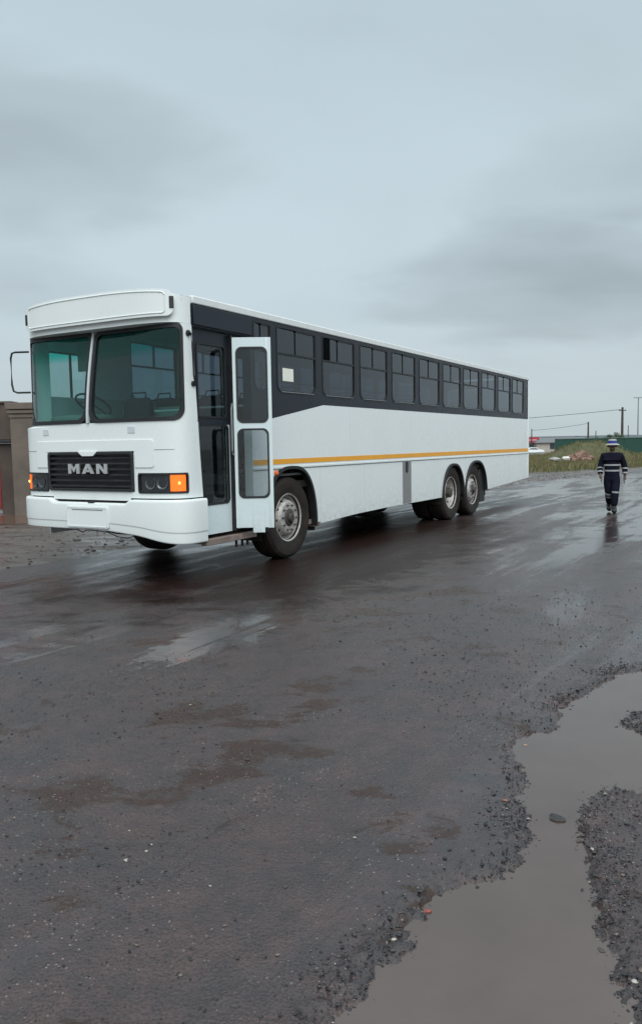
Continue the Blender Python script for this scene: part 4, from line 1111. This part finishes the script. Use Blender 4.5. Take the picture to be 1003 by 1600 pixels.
bxw('door', M['darkglass'], sh, 45.6, 46.4, 179.1, 179.19, -1.5, .4)
# parked white car
def car():
    c = empty('parked_car', (46.3, 170, -1.40), 0); tag(c, 'white saloon car parked in front of the pale blue shop', 'car')
    prof = [(-2.15, .35), (-2.2, .62), (-2.1, .82), (-1.5, .90), (-.9, 1.32), (-.3, 1.42), (.5, 1.38), (1.05, .95), (1.9, .82), (2.15, .65), (2.18, .38), (1.8, .28), (-1.9, .28)]
    mb = MB(); n = len(prof)
    for sgn in (-1, 1):
        mb.add([(x, sgn*(.82 if z < .95 else .66), z) for x, z in prof], [tuple(range(n))])
    for i in range(n):
        j = (i+1) % n
        (xa, za), (xb, zb) = prof[i], prof[j]; ya = .82 if za < .95 else .66; yb = .82 if zb < .95 else .66
        mb.quad((xa, -ya, za), (xb, -yb, zb), (xb, yb, zb), (xa, ya, za))
    mb.build('body', M['paint'], c, bevel=.05)
    mb = MB(); mb.add([(-1.3, -.83, .94), (-.88, -.70, 1.26), (-.3, -.685, 1.34), (.45, -.69, 1.30), (.85, -.83, .97)], [(0, 1, 2, 3, 4)]); mb.add([(-1.3, -.80, .94), (-.88, -.65, 1.26), (-.3, -.64, 1.34), (.45, -.65, 1.30), (.85, -.80, .97)], [(0, 1, 2, 3, 4)]); mb.build('side_window', M['darkglass'], c, smooth=False)
    for x in (-1.35, 1.35):
        for y in (-.78, .62):
            mb = MB(); mb.lathe([(.12, 0), (.28, -.01), (.31, .02), (.31, .14), (.28, .17), (.12, .16)], 20, 'y', (x, y, .31)); q = mb.build('wheel', M['tyre'], c)
    for y in (-.65, .4):
        mb = MB(); mb.box(2.08, 2.2, y, y+.25, .58, .70); mb.build('headlight', M['lens'], c)
    return c
car()
M['wood'] = simple('weathered_pole_wood', (.065, .052, .045), .85, var=.25, scale=3)
M['steelpole'] = simple('galvanised_pole', (.22, .24, .25), .5, var=.1)
def pole(x, y, ztop, r, label, arms=True, name='utility_pole'):
    e = empty(name, (x, y, gz(x, y)-.3)); tag(e, label, 'pole', None)
    h_ = ztop-gz(x, y)+.3
    mb = MB(); mb.tube([(0, 0, 0), (0, 0, h_*.5), (0, 0, h_)], r, 10, rs=[r*1.15, r, r*.8]); mb.build('mast', M['wood'], e)
    if arms:
        mb = MB(); mb.box(-.55, .55, -.06, .06, h_-.55, h_-.43); mb.build('cross_arm', M['wood'], e)
        for k in (-.45, .0, .45): mb = MB(); mb.lathe([(.02, 0), (.05, .03), (.04, .12), (.001, .14)], 8, 'z', (k, 0, h_-.43)); mb.build('insulator', M['steelpole'], e)
    return e
pole(46.2, 120, 6.32, .20, 'tall dark wooden utility pole above the green fence to the right of the person', arms=True)
pole(58.1, 170, 5.3, .20, 'thinner distant utility pole in the middle between the house and the tall pole', arms=False)
pole(47.5, 176, 4.1, .13, 'short slender pole rising behind the red shop sign', arms=False)
pole(80.5, 205, 5.0, .12, 'short far pole standing just right of the tall wooden pole', arms=False)
pole(66.8, 190, 3.6, .12, 'tiny stub pole above the fence left of the bushes', arms=False)
ms = empty('light_mast', (89.1, 220, -2.2)); tag(ms, 'tall thin grey lighting mast with a flat head at the right edge', 'light mast')
mb = MB(); mb.tube([(0, 0, 0), (0, 0, 15.1)], .16, 8, rs=[.24, .14]); mb.build('mast', M['steelpole'], ms)
mb = MB(); mb.box(-1.25, 1.4, -.3, .3, 15.0, 15.18); mb.build('lamp_head', M['steelpole'], ms)
def wire(name, a, b, sag, r, label):
    mb = MB(); P = []
    for k in range(17):
        t = k/16; q = Vector(a).lerp(Vector(b), t); q.z -= sag*4*t*(1-t); P.append(q)
    mb.tube(P, r, 5); tag(mb.build(name, M['rubber'], None), label, 'cable')
wire('overhead_cable', (10, 118, 4.1), (46.2, 120, 6.0), .35, .035, 'upper overhead cable sagging from the tall wooden pole to behind the bus')
wire('overhead_cable', (47.5, 176, 3.75), (58.1, 170, 5.0), .2, .035, 'lower thin overhead cable between the slender shop pole and the middle pole')
# bushes / low trees behind the fence
M['leaf'] = simple('bush_leaves', (.035, .055, .025), .7, var=.35, scale=2)
M['bark'] = simple('bush_bark', (.06, .045, .035), .9)
def bush(x, y, z0, z1, rx, label, name='shrub', n=800):
    e = empty(name, (x, y, z0)); tag(e, label, 'bush' if name == 'shrub' else 'tree', 'trees and bushes behind the green fence')
    mb = MB(); h_ = z1-z0
    lobes = [(random.uniform(-.6, .6)*rx, random.uniform(-.4, .4)*rx, h_*random.uniform(.55, .85), random.uniform(.28, .5)*rx) for _ in range(7)]
    for _ in range(n):
        lx, ly, lz, lr = random.choice(lobes); v = Vector((random.gauss(0, 1), random.gauss(0, 1), random.gauss(0, 1))).normalized()*lr*random.uniform(.5, 1.05)
        c = Vector((lx+v.x, ly+v.y, min(h_, lz+v.z*.8))); s_ = random.uniform(.05, .13)
        a = Vector((random.gauss(0, 1), random.gauss(0, 1), random.gauss(0, 1))).normalized(); b = a.orthogonal().normalized()*s_; a = a*s_
        mb.add([c-a, c+b*.6, c+a, c-b*.6], [(0, 1, 2, 3)])
    mb.build('crown', M['leaf'], e, smooth=False, clean=False)
    mb = MB()
    for k in range(4): mb.tube([(k*.05, 0, 0), (random.uniform(-.5, .5)*rx*.5, 0, h_*.4), (random.uniform(-.6, .6)*rx, random.uniform(-.3, .3)*rx, h_*.75)], .04, 5, rs=[.09, .05, .02])
    mb.build('trunk', M['bark'], e); return e
bush(41.8, 113, -.9, 2.85, 1.3, 'bushy tree behind the green fence, above the person\'s hat', 'tree')
bush(43.6, 113.5, -.9, 2.35, 1.2, 'dark green bush behind the fence at the foot of the tall pole')
bush(47.6, 114, -.9, 2.25, .9, 'small bush behind the fence between the tall pole and the light mast')
bush(40.0, 113, -.9, 2.1, .6, 'low bush tip behind the fence left of the bushy tree')
bush(64.5, 195, -1.6, 2.9, 1.6, 'distant bush poking above the house roof and fence')
# distant ridge
mb = MB(); K = 80; pts = []
xs_ = np.linspace(-600, 900, K)
rows = []
for x in xs_:
    hgt = 1.0+5.5*fbm(np.array([x]), np.array([0.]), .006, 4, 5)[0]
    rows.append([(x, 640, -9), (x, 660, hgt-1.0), (x, 700, hgt), (x, 760, -9)])
for i in range(K-1):
    for j in range(3): mb.quad(rows[i][j], rows[i+1][j], rows[i+1][j+1], rows[i][j+1])
tag(mb.build('hills', simple('far_ridge', (.09, .115, .12), .9, var=.1, scale=.02), smooth=True), kind='structure')

# heap of reddish rubble / sacking on the field
def heap():
    x, y = 19.3, 58.3; z = gz(x, y)
    bm = bmesh.new(); bmesh.ops.create_icosphere(bm, subdivisions=4, radius=1)
    for v in bm.verts:
        c = v.co.copy(); k = 1+.34*noise.noise(c*1.7+Vector((4, 1, 2)))+.24*noise.noise(c*3.6+Vector((1, 7, 3)))-.30*abs(noise.noise(c*3.1+Vector((9, 2, 2))))+.16*noise.noise(c*9)
        sx = 1.0
        zz_ = max(-.1, c.z)*k
        v.co = Vector((c.x*k*1.0, c.y*k*.7, .9*math.copysign(abs(zz_)**.7, zz_)))
    me = bpy.data.meshes.new('rubble_heap'); bm.to_mesh(me); bm.free(); m, p, o = new_mat('reddish_sacking'); pos = N('ShaderNodeTexCoord').outputs['Object']; n = noise_tex(pos, 2.6, 6, .65, .6)
    L(ramp(n, [(.34, (.05, .032, .025)), (.48, (.17, .10, .075)), (.7, (.31, .20, .15))]), p.inputs['Base Color']); p.inputs['Roughness'].default_value = .85; bump(noise_tex(pos, 7, 5), .8, .1, p)
    me.materials.append(m); o = bpy.data.objects.new('rubble_heap', me); col.objects.link(o); o.location = (x, y, max(z, -.3)+.02); tag(o, 'crumpled heap of reddish brown rubble lying in the grass left of the person', 'rubble')
heap()
def bag(x, y, w_, h_, z, c, label):
    bm = bmesh.new(); bmesh.ops.create_icosphere(bm, subdivisions=3, radius=1)
    for v in bm.verts:
        k = 1+.3*noise.noise(v.co*1.6+Vector((x, y, 0))); v.co = Vector((v.co.x*k*w_/2, v.co.y*k*w_/3, v.co.z*k*h_/2))
    me = bpy.data.meshes.new('dumped_bag'); bm.to_mesh(me); bm.free(); me.shade_smooth(); me.materials.append(simple('bag_plastic', c, .6, var=.2, scale=6))
    o = bpy.data.objects.new('dumped_bag', me); col.objects.link(o); o.location = (x, y, z); tag(o, label, 'bag', 'dumped bags in the grass')
bag(15.6, 52, .75, .28, .22, (.34, .33, .30), 'grey flattened dumped bag in the grass, the left one of two')
bag(16.3, 52, .55, .3, .27, (.62, .62, .58), 'pale dumped bag in the grass between the grey bag and the reddish heap')

# ------------------------------------------------------------------ THE PERSON
pr = empty('person', (6.25, 16.77, -.058), R(-18)); tag(pr, 'person in navy work suit with reflective bands and blue banded hat walking on wet road', 'person')
M['skin'] = simple('dark_skin', (.075, .038, .026), .5, var=.1)
M['navy'] = simple('navy_cotton', (.007, .008, .018), .85, spec=.12, var=.25, scale=6, bmp=.3, bscale=20)
M['reflect'] = simple('reflective_band', (.30, .31, .33), .5, var=.1)
M['boot'] = simple('black_boot', (.012, .011, .011), .4)
M['hatw'] = simple('hat_white', (.33, .33, .31), .8, var=.05)
M['hatb'] = simple('hat_blue', (.02, .035, .24), .7, var=.05)
def skin_mesh(name, verts, edges, mat, parent, root=0, sub=2):
    me = bpy.data.meshes.new(name); me.from_pydata([v[0] for v in verts], edges, []); o = bpy.data.objects.new(name, me); col.objects.link(o)
    md = o.modifiers.new('skin', 'SKIN'); md.use_smooth_shade = True
    for i, v in enumerate(verts):
        r = v[1]; r = (r, r) if isinstance(r, (int, float)) else r
        sv = me.skin_vertices[0].data[i]; sv.radius = r; sv.use_root = (i == root)
    s = o.modifiers.new('sub', 'SUBSURF'); s.levels = sub; s.render_levels = sub
    dg = bpy.context.evaluated_depsgraph_get(); dg.update(); m2 = bpy.data.meshes.new_from_object(o.evaluated_get(dg)); m2.name = name
    bpy.data.objects.remove(o); m2.materials.clear(); m2.materials.append(mat); m2.shade_smooth()
    o = bpy.data.objects.new(name, m2); col.objects.link(o); o.parent = parent; return o
# facing -Y. left leg (+x) forward, right leg (-x) back with heel lifting
hip = {1: (.075, -.01, .76), -1: (-.075, .01, .76)}
knee = {1: (.065, -.13, .43), -1: (-.055, -.01, .41)}
ank = {1: (.045, -.14, .085), -1: (-.035, .20, .13)}
toe = {1: (.05, -.30, .035), -1: (-.04, .09, .035)}
V = [((0, 0, .80), (.10, .07)), ((0, .0, .95), (.105, .075)), ((0, .0, 1.12), (.14, .095)), ((0, .0, 1.22), (.13, .08)), ((0, -.005, 1.285), (.05, .05)), ((0, -.02, 1.34), (.052, .055)), ((0, -.025, 1.41), (.072, .085)), ((0, -.02, 1.475), (.06, .075))]
E_ = [(i, i+1) for i in range(7)]
sh_ = {1: (.168, .0, 1.205), -1: (-.168, .0, 1.205)}
elb = {1: (.262, .05, .975), -1: (-.240, .0, .965)}
wri = {1: (.262, .02, .76), -1: (-.235, -.14, .79)}
hnd = {1: (.258, -.005, .69), -1: (-.225, -.18, .73)}
for s in (1, -1):
    b = len(V); V += [(sh_[s], .058), (elb[s], .042), (wri[s], .026), (hnd[s], (.030, .036))]; E_ += [(3, b), (b, b+1), (b+1, b+2), (b+2, b+3)]
    b = len(V); V += [(hip[s], .080), (knee[s], .050), (ank[s], .030), (toe[s], .022)]; E_ += [(0, b), (b, b+1), (b+1, b+2), (b+2, b+3)]
body = skin_mesh('body', V, E_, M['skin'], pr)
# fingers: short chains joined to each palm
for s in (1, -1):
    hx, hy, hz = hnd[s]
    for k in range(4):
        yy = hy-.027+.018*k; ln = (.062, .072, .068, .052)[k]
        skin_mesh('finger', [((hx, yy, hz-.01), .0085), ((hx-.004*s, yy-.004, hz-.01-ln*.6), .008), ((hx-.018*s, yy-.008, hz-.01-ln), .0065)], [(0, 1), (1, 2)], M['skin'], body, sub=1)
    skin_mesh('thumb', [((hx-.008*s, hy-.03, hz+.03), .010), ((hx-.018*s, hy-.05, hz), .009), ((hx-.024*s, hy-.055, hz-.03), .0075)], [(0, 1), (1, 2)], M['skin'], body, sub=1)
# face
hc = Vector((0, -.025, 1.41))
mb = MB(); mb.tube([(0, -.105, 1.425), (0, -.125, 1.395), (0, -.118, 1.388)], .01, 8, rs=[.008, .016, .012]); mb.build('nose', M['skin'], body)
for s in (1, -1):
    mb = MB(); mb.lathe([(.001, -.006), (.010, -.004), (.012, .004), (.001, .008)], 10, 'y', (s*.03, -.103, 1.43)); mb.build('eye', M['boot'], body)
    mb = MB(); mb.lathe([(.001, .012), (.014, .010), (.026, 0), (.001, -.012)], 12, 'y', (s*.078, -.015, 1.415)); mb.build('ear', M['skin'], body)
mb = MB(); mb.tube([(-.025, -.106, 1.365), (0, -.113, 1.363), (.025, -.106, 1.365)], .007, 6); mb.build('mouth', M['step'], body)
# jacket
V = [((0, 0, .73), (.175, .14)), ((0, 0, .98), (.165, .125)), ((0, 0, 1.12), (.195, .135)), ((0, 0, 1.21), (.15, .105)), ((0, -.005, 1.285), (.075, .075))]
E_ = [(0, 1), (1, 2), (2, 3), (3, 4)]
for s in (1, -1):
    b = len(V); V += [(sh_[s], .085), (elb[s], .066), ((wri[s][0], wri[s][1]+.015, wri[s][2]+.035), .056)]; E_ += [(3, b), (b, b+1), (b+1, b+2)]
jk = skin_mesh('jacket', V, E_, M['navy'], pr, root=1)
V = [((0, 0, .83), (.15, .12)), ((0, 0, .96), (.13, .10))]; E_ = [(0, 1)]
for s in (1, -1):
    b = len(V); V += [((hip[s][0], hip[s][1], .70), .115), (knee[s], .088), ((ank[s][0], ank[s][1], ank[s][2]+.03), .078)]; E_ += [(0, b), (b, b+1), (b+1, b+2)]
trs = skin_mesh('trousers', V, E_, M['navy'], pr)
for s in (1, -1):
    a = Vector(ank[s]); t = Vector(toe[s])
    V = [(tuple(a+Vector((0, 0, .09))), .058), (tuple(a+Vector((0, .02, -.03))), .068), (tuple((a+t)/2+Vector((0, 0, -.008))), .062), (tuple(t+Vector((0, -.02, 0))), .054)]
    skin_mesh('boot', V, [(0, 1), (1, 2), (2, 3)], M['boot'], pr)
# reflective bands
def bandring(c, ax, rx, ry, h_, parent, name='reflective_band'):
    ax = Vector(ax).normalized(); a = ax.cross(Vector((0, 1, 0))); a.normalize(); b = ax.cross(a); mb = MB(); n = 24
    V = []
    for k in range(n):
        t = 2*math.pi*k/n; d_ = a*math.cos(t)*rx+b*math.sin(t)*ry
        for hh in (-h_/2, h_/2):
            V.append(Vector(c)+d_+ax*hh)
        for hh in (h_/2, -h_/2): V.append(Vector(c)+d_*.9+ax*hh)
    F = []
    for k in range(n):
        k2 = (k+1) % n
        for j in range(4): F.append((k*4+j, k*4+(j+1) % 4, k2*4+(j+1) % 4, k2*4+j))
    mb.add(V, F); return mb.build(name, M['reflect'], parent)
def size_at(o, z, xr=None):
    P = [v.co for v in o.data.vertices if abs(v.co.z-z) < .035 and (xr is None or xr[0] < v.co.x < xr[1])]
    return (max(p.x for p in P)-min(p.x for p in P))/2, (max(p.y for p in P)-min(p.y for p in P))/2, Vector((sum(p.x for p in P)/len(P), (max(p.y for p in P)+min(p.y for p in P))/2, z))
for z in (1.015, .895):
    a, b, c = size_at(jk, z, (-.17, .17)); a = min(a, .168); c.x = 0; bandring(c, (0, 0, 1), a+.012, b+.012, .034, jk)
for s in (1, -1):
    E0, W0 = Vector(elb[s]), Vector(wri[s]); d_ = W0-E0
    for t in (.18, .62): c = E0+d_*t; bandring(c, d_, .066-.009*t, .066-.009*t, .032, jk)
    K0, A0 = Vector(knee[s]), Vector(ank[s]); d_ = A0-K0
    for t in (-.02, .2): c = K0+d_*t; bandring(c, d_, .077-.02*t, .077-.02*t, .036, trs)
# hat
hat = empty('hat', (0, 0, 0)); hat.parent = pr
mb = MB(); mb.lathe([(.155, -.022), (.15, -.012), (.092, .012), (.088, .004), (.150, -.024)], 32, 'z', (0, -.02, 1.462)); bpy.data.objects.remove(hat)
hat = mb.build('hat', M['hatw'], pr)
mb = MB(); mb.lathe([(.093, .012), (.090, .068), (.08, .068), (.08, .012)], 32, 'z', (0, -.02, 1.462)); mb.build('hat_band', M['hatb'], hat)
mb = MB(); mb.lathe([(.090, .0685), (.082, .092), (.06, .102), (.001, .105), (.001, .09), (.07, .069)], 32, 'z', (0, -.02, 1.462)); mb.build('hat_crown', M['hatw'], hat)
